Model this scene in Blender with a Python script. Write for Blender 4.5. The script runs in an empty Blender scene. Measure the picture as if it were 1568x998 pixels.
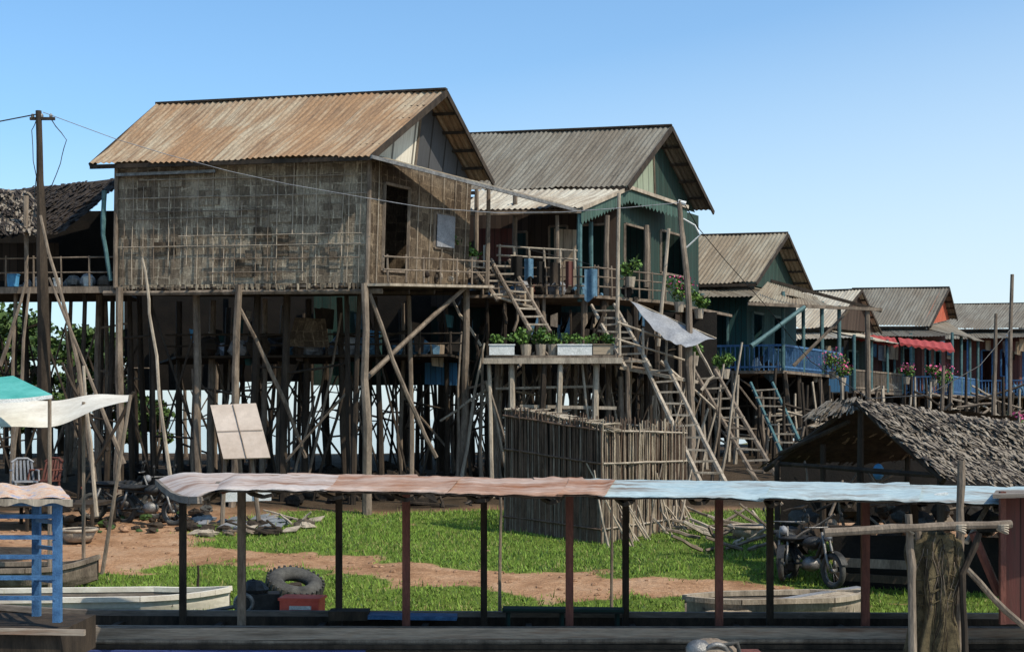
import bpy, math, random
from mathutils import Vector, noise
R = random.Random(11)
U = R.uniform
F = 2000.0; EYE = 3.0
V = Vector
def P(b, e, d):
    """image pixel (column, row) and a chosen depth -> metres in the world"""
    return V(((b-784)*d/F, d, EYE+(640-e)*d/F))
def lerp(a, b, t): return a+(b-a)*t
def sm(a, b, x):
    t = max(0, min(1, (x-a)/(b-a))); return t*t*(3-2*t)
GP = [(-60,-1.5),(10,-1.2),(16.2,-.5),(17.6,.0),(18.5,.14),(20,.26),(22,.4),(26,.65),(30,.85),(36,1.25),(42,1.6),(50,1.7)]
def zg(x, y):
    ye = 50+max(0, x)*1.7
    if y > 50:
        z = 1.7 - 2.3*sm(ye, ye+16, y)
    else:
        z = GP[0][1]
        for (a, za), (b, zb) in zip(GP, GP[1:]):
            if a <= y <= b: z = za+(zb-za)*(y-a)/(b-a); break
    if 14 < y < 90 and abs(x) < 60:
        z += .10*noise.noise(V((x*.35, y*.35, 0)))+.035*noise.noise(V((x*1.5, y*1.5, 3)))
    return z
# ------------------------------------------------------------ materials
def newmat(name):
    m = bpy.data.materials.new(name); m.use_nodes = True
    nt = m.node_tree; bs = nt.nodes['Principled BSDF']
    return m, nt, bs
def N(nt, t, **k):
    n = nt.nodes.new(t)
    for a, b in k.items(): setattr(n, a, b)
    return n
def math_(nt, op, a, b=None):
    n = N(nt, 'ShaderNodeMath', operation=op)
    for i, v in enumerate((a, b)):
        if v is None: continue
        if isinstance(v, (int, float)): n.inputs[i].default_value = v
        else: nt.links.new(v, n.inputs[i])
    return n.outputs[0]
def mixc(nt, f, a, b, bt='MIX'):
    n = N(nt, 'ShaderNodeMix', data_type='RGBA', blend_type=bt)
    for s, v in ((n.inputs[0], f), (n.inputs[6], a), (n.inputs[7], b)):
        if isinstance(v, (int, float)): s.default_value = v
        elif isinstance(v, tuple): s.default_value = (*v, 1)
        else: nt.links.new(v, s)
    return n.outputs[2]
def coords(nt, kind, scale):
    tc = N(nt, 'ShaderNodeTexCoord'); mp = N(nt, 'ShaderNodeMapping')
    mp.inputs['Scale'].default_value = scale
    nt.links.new(tc.outputs[kind], mp.inputs[0]); return mp.outputs[0]
def noi(nt, vec, scale, detail=6, rough=.6):
    n = N(nt, 'ShaderNodeTexNoise'); n.inputs['Scale'].default_value = scale
    n.inputs['Detail'].default_value = detail; n.inputs['Roughness'].default_value = rough
    nt.links.new(vec, n.inputs['Vector']); return n.outputs[0]
def ramp(nt, f, stops):
    r = N(nt, 'ShaderNodeValToRGB'); e = r.color_ramp.elements
    while len(e) < len(stops): e.new(.5)
    for i, (p, c) in enumerate(stops):
        e[i].position = p; e[i].color = (*c, 1) if isinstance(c, tuple) else (c, c, c, 1)
    nt.links.new(f, r.inputs[0]); return r.outputs[0]
def bump(nt, bs, h, s, d=.02):
    b = N(nt, 'ShaderNodeBump'); b.inputs['Strength'].default_value = s; b.inputs['Distance'].default_value = d
    nt.links.new(h, b.inputs['Height']); nt.links.new(b.outputs[0], bs.inputs['Normal'])
def mnoise(name, c1, c2, scale=3, rough=.85, bmp=.4, stretch=(1,1,1), kind='Object', c3=None, metal=0, grit=.8):
    m, nt, bs = newmat(name)
    v = coords(nt, kind, stretch)
    a = noi(nt, v, scale, 8, .65); f = noi(nt, v, scale*9, 4, .6)
    st = [(.32, c1), (.68, c2)] if c3 is None else [(.3, c1), (.5, c2), (.66, c3)]
    col = ramp(nt, a, st)
    col = mixc(nt, grit, col, ramp(nt, f, [(.25, .55), (.75, 1.25)]), 'MULTIPLY')
    nt.links.new(col, bs.inputs['Base Color'])
    bs.inputs['Roughness'].default_value = rough; bs.inputs['Metallic'].default_value = metal
    bs.inputs['Specular IOR Level'].default_value = .25
    bump(nt, bs, f, bmp); return m
def mroof(name, base, rust, dark, rustamt=.5, ws=.82):
    m, nt, bs = newmat(name)
    tc = N(nt, 'ShaderNodeTexCoord'); sp = N(nt, 'ShaderNodeSeparateXYZ'); nt.links.new(tc.outputs['UV'], sp.inputs[0])
    cell = math_(nt, 'FLOOR', math_(nt, 'DIVIDE', sp.outputs[0], ws))
    row = math_(nt, 'FLOOR', math_(nt, 'DIVIDE', sp.outputs[1], 1.9))
    wn = N(nt, 'ShaderNodeTexWhiteNoise', noise_dimensions='1D'); nt.links.new(math_(nt, 'ADD', cell, math_(nt, 'MULTIPLY', row, 37.3)), wn.inputs['W'])
    streak = noi(nt, coords(nt, 'UV', (5.5, .35, 1)), 1.6, 6, .7)
    big = noi(nt, coords(nt, 'UV', (.55, .3, 1)), 1.2, 5, .65)
    fine = noi(nt, coords(nt, 'UV', (14, 5, 1)), 2.0, 5, .7)
    k = math_(nt, 'ADD', math_(nt, 'MULTIPLY', streak, .75), math_(nt, 'ADD', math_(nt, 'MULTIPLY', big, .8), math_(nt, 'MULTIPLY', wn.outputs[0], .12)))
    c = ramp(nt, k, [(.72-.1*rustamt, base), (1.0-.2*rustamt, rust)])
    c = mixc(nt, ramp(nt, streak, [(.46, 0.), (.7, .85)]), c, dark)
    c = mixc(nt, .85, c, ramp(nt, fine, [(.25, .5), (.75, 1.25)]), 'MULTIPLY')
    fu = math_(nt, 'FRACT', math_(nt, 'DIVIDE', sp.outputs[0], ws))
    seam = math_(nt, 'LESS_THAN', fu, .03)
    c = mixc(nt, math_(nt, 'MULTIPLY', seam, .5), c, dark)
    nt.links.new(c, bs.inputs['Base Color']); bs.inputs['Roughness'].default_value = .75
    bs.inputs['Specular IOR Level'].default_value = .2
    bump(nt, bs, fine, .25); return m
def mweave(name, dark, mid, light, su=.24, sv=.19, line=.13):
    m, nt, bs = newmat(name)
    uv = coords(nt, 'UV', (1, 1, 1))
    dn = N(nt, 'ShaderNodeTexNoise'); dn.inputs['Scale'].default_value = 1.6; dn.inputs['Detail'].default_value = 4; nt.links.new(uv, dn.inputs['Vector'])
    vm = N(nt, 'ShaderNodeVectorMath', operation='SCALE'); nt.links.new(dn.outputs[1], vm.inputs[0]); vm.inputs['Scale'].default_value = .16
    va = N(nt, 'ShaderNodeVectorMath', operation='ADD'); nt.links.new(uv, va.inputs[0]); nt.links.new(vm.outputs[0], va.inputs[1])
    sp = N(nt, 'ShaderNodeSeparateXYZ'); nt.links.new(va.outputs[0], sp.inputs[0])
    a = math_(nt, 'DIVIDE', sp.outputs[0], su); b = math_(nt, 'DIVIDE', sp.outputs[1], sv)
    cb = N(nt, 'ShaderNodeCombineXYZ'); nt.links.new(math_(nt, 'FLOOR', a), cb.inputs[0]); nt.links.new(math_(nt, 'FLOOR', b), cb.inputs[1])
    wn = N(nt, 'ShaderNodeTexWhiteNoise', noise_dimensions='2D'); nt.links.new(cb.outputs[0], wn.inputs['Vector'])
    w2 = N(nt, 'ShaderNodeTexWhiteNoise', noise_dimensions='1D'); nt.links.new(math_(nt, 'FLOOR', math_(nt, 'DIVIDE', sp.outputs[0], .95)), w2.inputs['W'])
    big = noi(nt, uv, .8, 6, .65); fine = noi(nt, coords(nt, 'UV', (9, 30, 1)), 1.5, 5, .7)
    fine2 = noi(nt, coords(nt, 'UV', (22, 4, 1)), 1.5, 5, .7)
    k = math_(nt, 'ADD', math_(nt, 'MULTIPLY', wn.outputs[0], .16), math_(nt, 'ADD', math_(nt, 'MULTIPLY', big, .75), math_(nt, 'ADD', math_(nt, 'MULTIPLY', w2.outputs[0], .1), math_(nt, 'MULTIPLY', fine, .4))))
    c = ramp(nt, k, [(.42, dark), (.66, mid), (.95, light)])
    lv = math_(nt, 'LESS_THAN', math_(nt, 'FRACT', a), line); lh = math_(nt, 'LESS_THAN', math_(nt, 'FRACT', b), line)
    l = math_(nt, 'MAXIMUM', lv, math_(nt, 'MULTIPLY', lh, .7))
    l = math_(nt, 'MULTIPLY', l, ramp(nt, noi(nt, uv, 5, 4), [(.40, .0), (.62, .9)]))
    c = mixc(nt, l, c, light)
    c = mixc(nt, .9, c, ramp(nt, fine2, [(.28, .3), (.72, 1.45)]), 'MULTIPLY')
    nt.links.new(c, bs.inputs['Base Color']); bs.inputs['Roughness'].default_value = .85; bs.inputs['Specular IOR Level'].default_value = .2
    bump(nt, bs, math_(nt, 'ADD', l, fine), .6); return m
def mplank(name, c1, c2, w=.16, dirt=(.05,.04,.03)):
    m, nt, bs = newmat(name)
    tc = N(nt, 'ShaderNodeTexCoord'); sp = N(nt, 'ShaderNodeSeparateXYZ'); nt.links.new(tc.outputs['UV'], sp.inputs[0])
    a = math_(nt, 'DIVIDE', sp.outputs[0], w)
    wn = N(nt, 'ShaderNodeTexWhiteNoise', noise_dimensions='1D'); nt.links.new(math_(nt, 'FLOOR', a), wn.inputs['W'])
    g = noi(nt, coords(nt, 'UV', (12, 1, 1)), 1.5, 6, .7)
    c = mixc(nt, wn.outputs[0], c1, c2)
    c = mixc(nt, ramp(nt, g, [(.45, 0.), (.8, .8)]), c, dirt)
    gap = math_(nt, 'LESS_THAN', math_(nt, 'FRACT', a), .09)
    c = mixc(nt, math_(nt, 'MULTIPLY', gap, .75), c, (.012,.01,.008))
    nt.links.new(c, bs.inputs['Base Color']); bs.inputs['Roughness'].default_value = .8; bs.inputs['Specular IOR Level'].default_value = .2
    bump(nt, bs, math_(nt, 'SUBTRACT', g, gap), .4); return m
S3 = (1, 1, .25)
wood = mnoise('weathered_wood', (.075,.055,.04), (.26,.2,.148), 5, stretch=S3)
wood_l = mnoise('pale_wood', (.2,.16,.12), (.46,.38,.29), 5, stretch=S3)
wood_d = mnoise('dark_wood', (.014,.010,.007), (.06,.042,.028), 5, stretch=S3)  # shade under the floors put into this brown; plain dark wood too
wood_r = mnoise('red_brown_wood', (.07,.022,.016), (.17,.06,.04), 6, stretch=S3, rough=.6)
wood_g = mnoise('grey_boat_wood', (.1,.08,.065), (.24,.2,.165), 3, stretch=(.3,1,2))
rail_w = mnoise('weathered_boat_plank', (.10,.078,.06), (.28,.23,.18), 2.2, stretch=(.25,1,4), c3=(.17,.1,.065))
edge_w = mnoise('canopy_edge_wood', (.16,.11,.08), (.36,.28,.22), 3, stretch=(.4,1,3))
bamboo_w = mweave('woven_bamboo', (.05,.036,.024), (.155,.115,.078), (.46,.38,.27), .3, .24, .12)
bamboo_side = mweave('woven_bamboo_side', (.028,.019,.012), (.07,.048,.03), (.24,.18,.12), .26, .24, .12)  # side wall's shade put into the colour; darker copy of the front weave
tin_rust = mroof('rusty_tin', (.35,.285,.2), (.29,.17,.09), (.12,.08,.055), .55)
tin_grey = mroof('grey_tin', (.20,.183,.15), (.16,.132,.1), (.07,.06,.047), .35)
tin_pale = mroof('pale_tin', (.46,.42,.34), (.36,.29,.21), (.2,.165,.13), .2)
tin_brown = mroof('brown_tin', (.27,.235,.175), (.22,.165,.11), (.1,.08,.055), .3)
teal = mplank('teal_paint', (.015,.06,.065), (.025,.085,.085), .2)
green_p = mplank('green_paint', (.014,.034,.027), (.022,.05,.04), .2)
valance = mplank('faded_green_valance', (.04,.08,.065), (.06,.11,.088), .2)
blue_p = mplank('blue_paint', (.025,.09,.17), (.04,.13,.24), .15)
blue_s = mnoise('worn_blue_paint', (.025,.07,.16), (.07,.17,.32), 7, rough=.6)
dblue = mnoise('dark_blue_hull', (.02,.03,.11), (.05,.07,.2), 4, stretch=(.3,1,2))
teal_s = mnoise('worn_teal', (.035,.085,.09), (.09,.17,.17), 7, rough=.6)
maroon = mplank('maroon_boards', (.09,.028,.022), (.13,.05,.04), .18)
brownb = mplank('brown_boards', (.035,.021,.014), (.068,.044,.031), .2)
tanb = mplank('tan_boards', (.3,.22,.15), (.38,.3,.21), .25)
gable_m = mplank('gable_sheet_sunlit', (.58,.52,.4), (.64,.58,.47), .9, (.35,.3,.22))
gable_d = mplank('gable_sheet_shaded', (.06,.06,.062), (.08,.08,.082), .7, (.04,.04,.04))
gable_g = mplank('gable_green_sunlit', (.2,.24,.17), (.27,.3,.22), .4, (.1,.1,.07))
dgreen = mplank('dark_green_boards', (.008,.024,.02), (.015,.04,.032), .25)
dark = mnoise('shade_and_dark_goods', (.005,.004,.003), (.015,.011,.008), 3)  # near-black: shade under floors put into the colour; also dark goods
thatch = mnoise('thatch', (.055,.042,.032), (.2,.16,.12), 7, c3=(.34,.285,.22))
thatch_d = mnoise('old_thatch', (.014,.011,.009), (.055,.04,.03), 7)
cloth_w = mnoise('cream_canvas', (.5,.44,.36), (.68,.63,.54), 2, rough=.8, bmp=.2, grit=.3)
cloth_g = mnoise('green_tarp', (.05,.28,.23), (.12,.42,.36), 2, rough=.6, grit=.3)
cloth_b = mnoise('denim', (.04,.09,.14), (.12,.22,.3), 6)
cloth_p = mnoise('patterned_cloth', (.42,.16,.09), (.58,.42,.3), 9, c3=(.25,.28,.4))
cloth_r = mnoise('red_cloth', (.22,.02,.02), (.38,.07,.06), 5)
white = mnoise('white_paint', (.5,.5,.47), (.72,.71,.68), 5)
silver = mnoise('tarp_silver', (.10,.11,.12), (.27,.28,.29), 3, rough=.6, grit=.4)
rubber = mnoise('rubber', (.03,.028,.026), (.09,.085,.075), 6, rough=.9)
metal = mnoise('worn_metal', (.1,.095,.09), (.3,.28,.26), 9, rough=.45, metal=.6)
blackp = mnoise('black_plastic', (.012,.012,.012), (.04,.038,.036), 9, rough=.4)
redpl = mnoise('red_plastic', (.55,.06,.035), (.72,.14,.09), 3, rough=.5, grit=.3)
bluepl = mnoise('blue_plastic', (.05,.2,.4), (.1,.32,.52), 3, rough=.5, grit=.3)
greypl = mnoise('grey_plastic', (.16,.16,.17), (.28,.28,.29), 3, rough=.5)
netm = mnoise('fishing_net', (.04,.03,.016), (.18,.135,.07), 14, bmp=1)
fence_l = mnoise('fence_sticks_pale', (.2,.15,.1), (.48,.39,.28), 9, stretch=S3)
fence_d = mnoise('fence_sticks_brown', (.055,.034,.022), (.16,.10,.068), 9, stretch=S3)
leafA = mnoise('leaf_green', (.06,.13,.02), (.16,.26,.05), 3, rough=.6, bmp=0)
leafB = mnoise('leaf_dark', (.02,.05,.012), (.06,.1,.025), 3, rough=.6, bmp=0)
leafT = mnoise('leaf_tree', (.03,.065,.012), (.10,.15,.035), 3, rough=.6, bmp=0)
grassA = mnoise('grass_blades', (.10,.18,.02), (.21,.3,.045), 1.2, rough=.7, bmp=0, grit=.3)
grassB = mnoise('grass_blades_dry', (.2,.18,.06), (.32,.28,.11), 2, rough=.7, bmp=0, grit=.3)
pink = mnoise('pink_petals', (.65,.06,.2), (.8,.2,.35), 9, bmp=0)
canopy_r = mnoise('canopy_rusty_tin', (.46,.37,.32), (.34,.21,.15), 1.6, stretch=(.6,2,1), c3=(.22,.085,.035), rough=.75)
canopy_p = mnoise('canopy_pale_tin', (.46,.41,.38), (.42,.34,.3), 1.6, stretch=(.6,2,1), c3=(.22,.115,.07), rough=.75)
canopy_b = mnoise('canopy_blue_tin', (.25,.35,.39), (.35,.42,.43), 1.6, stretch=(.6,2,1), c3=(.16,.12,.09), rough=.75)
dirtm = mnoise('loose_earth', (.2,.11,.06), (.38,.22,.13), 4)
plym = mnoise('pale_ply', (.36,.28,.22), (.5,.41,.34), .9, grit=.25)
orange = mplank('orange_red', (.42,.08,.04), (.48,.13,.07))

# ------------------------------------------------------------ builders
def empty(name):
    o = bpy.data.objects.new(name, None); bpy.context.scene.collection.objects.link(o); return o
class Part:
    def __init__(s, name, parent=None):
        s.n = name; s.p = parent; s.v = []; s.f = []; s.mi = []; s.uv = []; s.mats = []
    def m(s, mat):
        if mat not in s.mats: s.mats.append(mat)
        return s.mats.index(mat)
    def face(s, pts, mat, uv=None):
        i = len(s.v); s.v += [tuple(p) for p in pts]; s.f.append(tuple(range(i, i+len(pts))))
        s.mi.append(s.m(mat)); s.uv += uv if uv else [(p[0]+p[1], p[2]) for p in pts]
    def quad(s, a, b, c, d, mat):
        w = (b-a).length; h = (d-a).length
        s.face([a, b, c, d], mat, [(0, 0), (w, 0), (w, h), (0, h)])
    def slab(s, a, b, c, d, th, mat, mat2=None):
        n = (b-a).cross(d-a).normalized()*th
        s.quad(a, b, c, d, mat); s.quad(b-n, a-n, d-n, c-n, mat2 or mat)
        for p, q in ((a, b), (b, c), (c, d), (d, a)): s.quad(q, p, p-n, q-n, mat2 or mat)
    def beam(s, p, q, w, h, mat):
        d = (q-p).normalized(); up = V((0,0,1)) if abs(d.z) < .92 else V((0,1,0))
        x = d.cross(up).normalized(); y = x.cross(d).normalized(); x = x*w/2; y = y*h/2
        A = [p-x-y, p+x-y, p+x+y, p-x+y]; B = [q-x-y, q+x-y, q+x+y, q-x+y]
        L = (q-p).length
        for i in range(4):
            j = (i+1) % 4; e = (A[j]-A[i]).length
            s.face([A[i], A[j], B[j], B[i]], mat, [(0, 0), (e, 0), (e, L), (0, L)])
        s.face(A[::-1], mat); s.face(B, mat)
    def box(s, c, sx, sy, sz, mat, rot=0):
        d = V((math.cos(rot), math.sin(rot), 0))*sx/2
        s.beam(c-d, c+d, sy, sz, mat)
    def pole(s, pts, r0, r1, mat, n=6, wob=0., sub=3):
        q = []
        for a, b in zip(pts, pts[1:]):
            for k in range(sub): q.append(lerp(a, b, k/sub))
        q.append(pts[-1]); m_ = s.m(mat); base = len(s.v); T = len(q)
        for i in range(1, T-1):
            q[i] = q[i]+V((U(-1,1), U(-1,1), U(-.4,.4)))*wob
        for i, p in enumerate(q):
            t = (q[min(i+1, T-1)]-q[max(i-1, 0)]).normalized()
            up = V((0,0,1)) if abs(t.z) < .9 else V((0,1,0))
            x = t.cross(up).normalized(); y = x.cross(t); r = (r0+(r1-r0)*i/(T-1))
            if wob: r *= U(.88, 1.12)
            for k in range(n):
                a = 2*math.pi*k/n; s.v.append(tuple(p+x*math.cos(a)*r+y*math.sin(a)*r))
        for i in range(T-1):
            for k in range(n):
                k2 = (k+1) % n
                s.f.append((base+i*n+k, base+i*n+k2, base+(i+1)*n+k2, base+(i+1)*n+k)); s.mi.append(m_)
                s.uv += [(k*.05, i), (k*.05+.05, i), (k*.05+.05, i+1), (k*.05, i+1)]
        for e in (0, T-1):
            s.f.append(tuple(base+e*n+k for k in (range(n) if e else reversed(range(n))))); s.mi.append(m_); s.uv += [(0, 0)]*n
    def ring(s, c, ax, r, tr, mat, n=20, m=8, sq=1.):
        ax = ax.normalized(); up = V((0,0,1)) if abs(ax.z) < .9 else V((1,0,0))
        x = ax.cross(up).normalized(); y = x.cross(ax); base = len(s.v); m_ = s.m(mat)
        for i in range(n):
            a = 2*math.pi*i/n; rd = x*math.cos(a)+y*math.sin(a)
            for k in range(m):
                b = 2*math.pi*k/m; s.v.append(tuple(c+rd*(r+tr*math.cos(b))+ax*tr*sq*math.sin(b)))
        for i in range(n):
            for k in range(m):
                i2 = (i+1) % n; k2 = (k+1) % m
                s.f.append((base+i*m+k, base+i2*m+k, base+i2*m+k2, base+i*m+k2)); s.mi.append(m_); s.uv += [(0, 0)]*4
    def blob(s, c, rx, ry, rz, mat, n=10, j=.06):
        base = len(s.v); m_ = s.m(mat); h = n//2+1
        for i in range(h+1):
            t = math.pi*i/h
            for k in range(n):
                a = 2*math.pi*k/n; q = 1+U(-j, j)
                s.v.append((c.x+rx*q*math.sin(t)*math.cos(a), c.y+ry*q*math.sin(t)*math.sin(a), c.z+rz*q*math.cos(t)))
        for i in range(h):
            for k in range(n):
                k2 = (k+1) % n
                s.f.append((base+i*n+k, base+(i+1)*n+k, base+(i+1)*n+k2, base+i*n+k2)); s.mi.append(m_); s.uv += [(0, 0)]*4
    def grid(s, fn, nu, nv, mat, w=1, h=1):
        base = len(s.v); m_ = s.m(mat)
        for j in range(nv+1):
            for i in range(nu+1): s.v.append(tuple(fn(i/nu, j/nv)))
        for j in range(nv):
            for i in range(nu):
                a = base+j*(nu+1)+i
                s.f.append((a, a+1, a+nu+2, a+nu+1)); s.mi.append(m_)
                s.uv += [(w*i/nu, h*j/nv), (w*(i+1)/nu, h*j/nv), (w*(i+1)/nu, h*(j+1)/nv), (w*i/nu, h*(j+1)/nv)]
    def corr(s, a, b, c, d, mat, pitch=.15, amp=.022, sheet=.82):
        """corrugated sheet roof: a->b eave, d->c ridge"""
        w = (b-a).length; h = (d-a).length; nu = int(w/pitch*4)
        n = (b-a).cross(d-a).normalized()
        if n.z < 0: n = -n
        ns = int(w/sheet)+2
        off = [(U(-.012, .02), U(-.09, .03)) for _ in range(ns)]; sd = U(0, 50)
        def fn(u, v):
            k = int(u*w/sheet); o = off[min(k, ns-1)]
            up = lerp(d, c, u)-lerp(a, b, u)
            p = lerp(a, b, u)+up*v
            if v == 0: p = p+up.normalized()*o[1]
            return p+n*(amp*math.sin(2*math.pi*u*w/pitch)+o[0]+.05*noise.noise(V((u*w*.5+sd, v*h*.7, 0)))-.06*math.sin(math.pi*v)*.5)
        s.grid(fn, nu, 8, mat, w, h)
    def wallq(s, a, b, c, d, mat, holes=(), th=.05):
        us = sorted({0., 1.} | {h[0] for h in holes} | {h[1] for h in holes}); vs = sorted({0., 1.} | {h[2] for h in holes} | {h[3] for h in holes})
        w = (b-a).length; hh = (d-a).length
        q = lambda u, v: lerp(lerp(a, b, u), lerp(d, c, u), v)
        for u0, u1 in zip(us, us[1:]):
            for v0, v1 in zip(vs, vs[1:]):
                um, vm = (u0+u1)/2, (v0+v1)/2
                if any(h[0] < um < h[1] and h[2] < vm < h[3] for h in holes): continue
                s.face([q(u0, v0), q(u1, v0), q(u1, v1), q(u0, v1)], mat, [(u0*w, v0*hh), (u1*w, v0*hh), (u1*w, v1*hh), (u0*w, v1*hh)])
    def frame(s, a, b, c, d, hole, mat, t=.08):
        q = lambda u, v: lerp(lerp(a, b, u), lerp(d, c, u), v)
        n = (b-a).cross(d-a).normalized()*.02
        k = [q(hole[0], hole[2])+n, q(hole[1], hole[2])+n, q(hole[1], hole[3])+n, q(hole[0], hole[3])+n]
        s.beam(k[0], k[3], t, t, mat); s.beam(k[1], k[2], t, t, mat); s.beam(k[3], k[2], t*.9, t*.9, mat); s.beam(k[0], k[1], t*.9, t*.9, mat)
    def build(s, smooth=False):
        me = bpy.data.meshes.new(s.n); me.from_pydata(s.v, [], s.f)
        for m in s.mats: me.materials.append(m)
        me.polygons.foreach_set('material_index', s.mi)
        ul = me.uv_layers.new(name='UVMap'); ul.data.foreach_set('uv', [x for q in s.uv for x in q])
        if smooth: me.polygons.foreach_set('use_smooth', [True]*len(me.polygons))
        me.update(); o = bpy.data.objects.new(s.n, me); bpy.context.scene.collection.objects.link(o)
        if s.p: o.parent = s.p
        return o
def leaves(pt, c, rad, n, size, mats, flat=1.):
    for _ in range(n):
        d = V((R.gauss(0,1), R.gauss(0,1), R.gauss(0,1))).normalized()*(R.random()**.45)
        p = c+V((d.x*rad[0], d.y*rad[1], d.z*rad[2])); s_ = size*U(.6, 1.4)
        a = V((U(-1,1), U(-1,1), U(-.8,.8))).normalized()*s_; b = a.cross(V((U(-1,1), U(-1,1), U(-1,1)))).normalized()*s_*.35
        pt.face([p-a*.5, p+b, p+a*.6, p-b], R.choice(mats))
def potplant(name, p, s=.35, flower=False, pot=wood_l, w=.3):
    e = empty(name); a = Part('pot', e)
    a.pole([p, p+V((0,0,.28))], w*.36, w*.5, pot, 10, 0, 1); a.build()
    l = Part('foliage', e)
    for _ in range(5): leaves(l, p+V((U(-.6,.6)*s, U(-.4,.4)*s, .28+s*U(.3,1.0))), (s*.5, s*.45, s*.4), 45, .1, [leafA, leafA, leafB])
    for _ in range(9):
        t = p+V((U(-s,s)*.8, U(-s,s)*.5, .3+U(.3,1.5)*s)); l.pole([p+V((0,0,.2)), t], .008, .005, leafB, 4, .02, 2)
    if flower: leaves(l, p+V((0,-.1,.35+s*.8)), (s, s*.8, s*.7), 60, .075, [pink])
    l.build()
def ladder(name, a, b, w, n, mat=wood, r=.04, tread=.13):
    """a bottom, b top, w = half-width vector"""
    e = empty(name); l = Part('rails', e)
    for sgn in (-1, 1): l.pole([a+w*sgn-(b-a)*.03, b+w*sgn+(b-a)*.04], r*1.2, r, mat, 6, .015)
    l.build(); t = Part('treads', e)
    for i in range(n):
        c = lerp(a, b, (i+.5)/n); t.beam(c-w*1.15+V((0,0,U(-.03,.03))), c+w*1.15+V((0,0,U(-.03,.03))), tread, .045, R.choice([mat, wood_l, wood_l]))
    t.build(); return e
def rail(pt, a, b, h, nr, npost, mat, r=.022, over=.04):
    for i in range(npost+1):
        p = lerp(a, b, i/npost); pt.pole([p, p+V((U(-.02,.02), 0, h*U(1, 1.08)))], r*1.2, r, mat, 6, .005, 2)
    for k in range(nr):
        z = h*(k+1)/nr*.96; d = (b-a)*over
        pt.pole([a-d+V((0,0,z+U(-.02,.02))), b+d+V((0,0,z+U(-.02,.02)))], r, r*.9, mat, 6, .01, 5)
def stilts(pt, a, b, c, d, ztop, nu, nv, r=.07, brace=.7, mats=(wood, wood_d, wood_d), jit=.25, lean=.2, skip=None):
    """grid of round posts under a quad footprint a(front-left) b(front-right) c(back-right) d(back-left)"""
    g = {}
    for j in range(nv):
        for i in range(nu):
            q = lerp(lerp(a, b, i/(nu-1)), lerp(d, c, i/(nu-1)), j/max(1, nv-1))
            x = q.x+U(-jit, jit); y = q.y+U(-jit, jit)*.6; x2 = x+U(-lean, lean)*.6; zt = ztop if isinstance(ztop, (int, float)) else q.z
            m = R.choice(mats); rr = r*U(.7, 1.3)
            bt = V((x2, y, zg(x2, y)-.15)); tp = V((x, y, zt)); g[i, j] = (bt, tp)
            pt.pole([bt, tp], rr*1.15, rr*.9, m, 6, .04, 3)
    for (i, j), (bt, tp) in g.items():
        for (k, l) in ((i+1, j), (i-1, j)):
            if (k, l) in g and R.random() < brace*.6:
                p = lerp(bt, tp, U(.05, .45)); q = lerp(*g[k, l], U(.5, 1)); pt.pole([p, q], r*.5, r*.4, R.choice(mats), 5, .03, 2)
        if (i+1, j) in g and R.random() < .75:
            t = U(.25, .85); pt.pole([lerp(bt, tp, t), lerp(*g[i+1, j], t+U(-.06, .06))], r*.45, r*.4, R.choice(mats), 5, .03, 2)
def thatch_roof(pt, a, b, c, d, mats, rows=14, per=70, size=.28, sag=.05):
    """layered leaf thatch, a->b eave, d->c ridge"""
    sd = U(0, 99); n = (b-a).cross(d-a).normalized(); n = n if n.z > 0 else -n
    f = lambda u, v: lerp(lerp(a, b, u), lerp(d, c, u), v)+n*(.07*noise.noise(V((u*5+sd, v*4, 0)))-sag*math.sin(math.pi*v))
    pt.grid(f, 16, 8, mats[0], 1, 1)
    ed = (b-a).normalized()
    for j in range(rows):
        for i in range(per):
            u = U(-.01, 1.01); v = min(1, (j+U(0, 1))/rows); p = f(u, v)+n*U(.0, .06)
            dn = (lerp(a, b, u)-lerp(d, c, u)).normalized()
            dn = (dn+ed*U(-.35, .35)+n*U(-.05, .22)).normalized()*size*U(.6, 1.4); sd_ = ed*size*U(.05, .16)
            pt.face([p-sd_, p+sd_, p+sd_*.6+dn, p-sd_*.8+dn*U(.8, 1.1)], R.choice(mats))
def tin_house_roof(e, E, G, B, EL, GL, BLk, mat, edge=wood_d, gable=None, inset=.08, purlin=True, rakew=.14, split=0, g2=None):
    r = Part('roof', e); r.corr(EL, E, G, GL, mat); r.corr(B, BLk, GL, G, mat)
    r.build(True)
    t = Part('roof_trim', e); z = V((0,0,-.07))
    for p, q in ((E, G), (G, B), (EL, GL), (GL, BLk)):
        t.beam(p+z, q+z, .045, rakew, edge)
    t.beam(EL+z*1.3, E+z*1.3, .04, .1, edge); t.beam(GL+V((0,0,.02)), G+V((0,0,.02)), .16, .05, wood_d)
    L = (EL-E)*inset
    if purlin:
        for k in range(1, 5):
            for p, q in ((E, G), (B, G)):
                c = lerp(p, q, k/5)-V((0,0,.1)); t.beam(c, c+L*1.2, .05, .07, edge)
    t.build()
    if gable:
        g = Part('gable_wall', e); zz = V((0,0,-.04)); a, b, c = E+L+zz, B+L+zz, G+L+zz
        w = (b-a).length
        if split:   # sun and shade put in the colours: pale front half, dark rear half
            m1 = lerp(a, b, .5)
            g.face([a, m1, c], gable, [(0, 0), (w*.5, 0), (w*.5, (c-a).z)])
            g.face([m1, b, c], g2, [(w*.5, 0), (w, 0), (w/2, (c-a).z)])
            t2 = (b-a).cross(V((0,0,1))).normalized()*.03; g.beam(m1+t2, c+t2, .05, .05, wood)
        else: g.face([a, b, c], gable, [(0, 0), (w, 0), (w/2, (c-a).z)])
        g.build()

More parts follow.
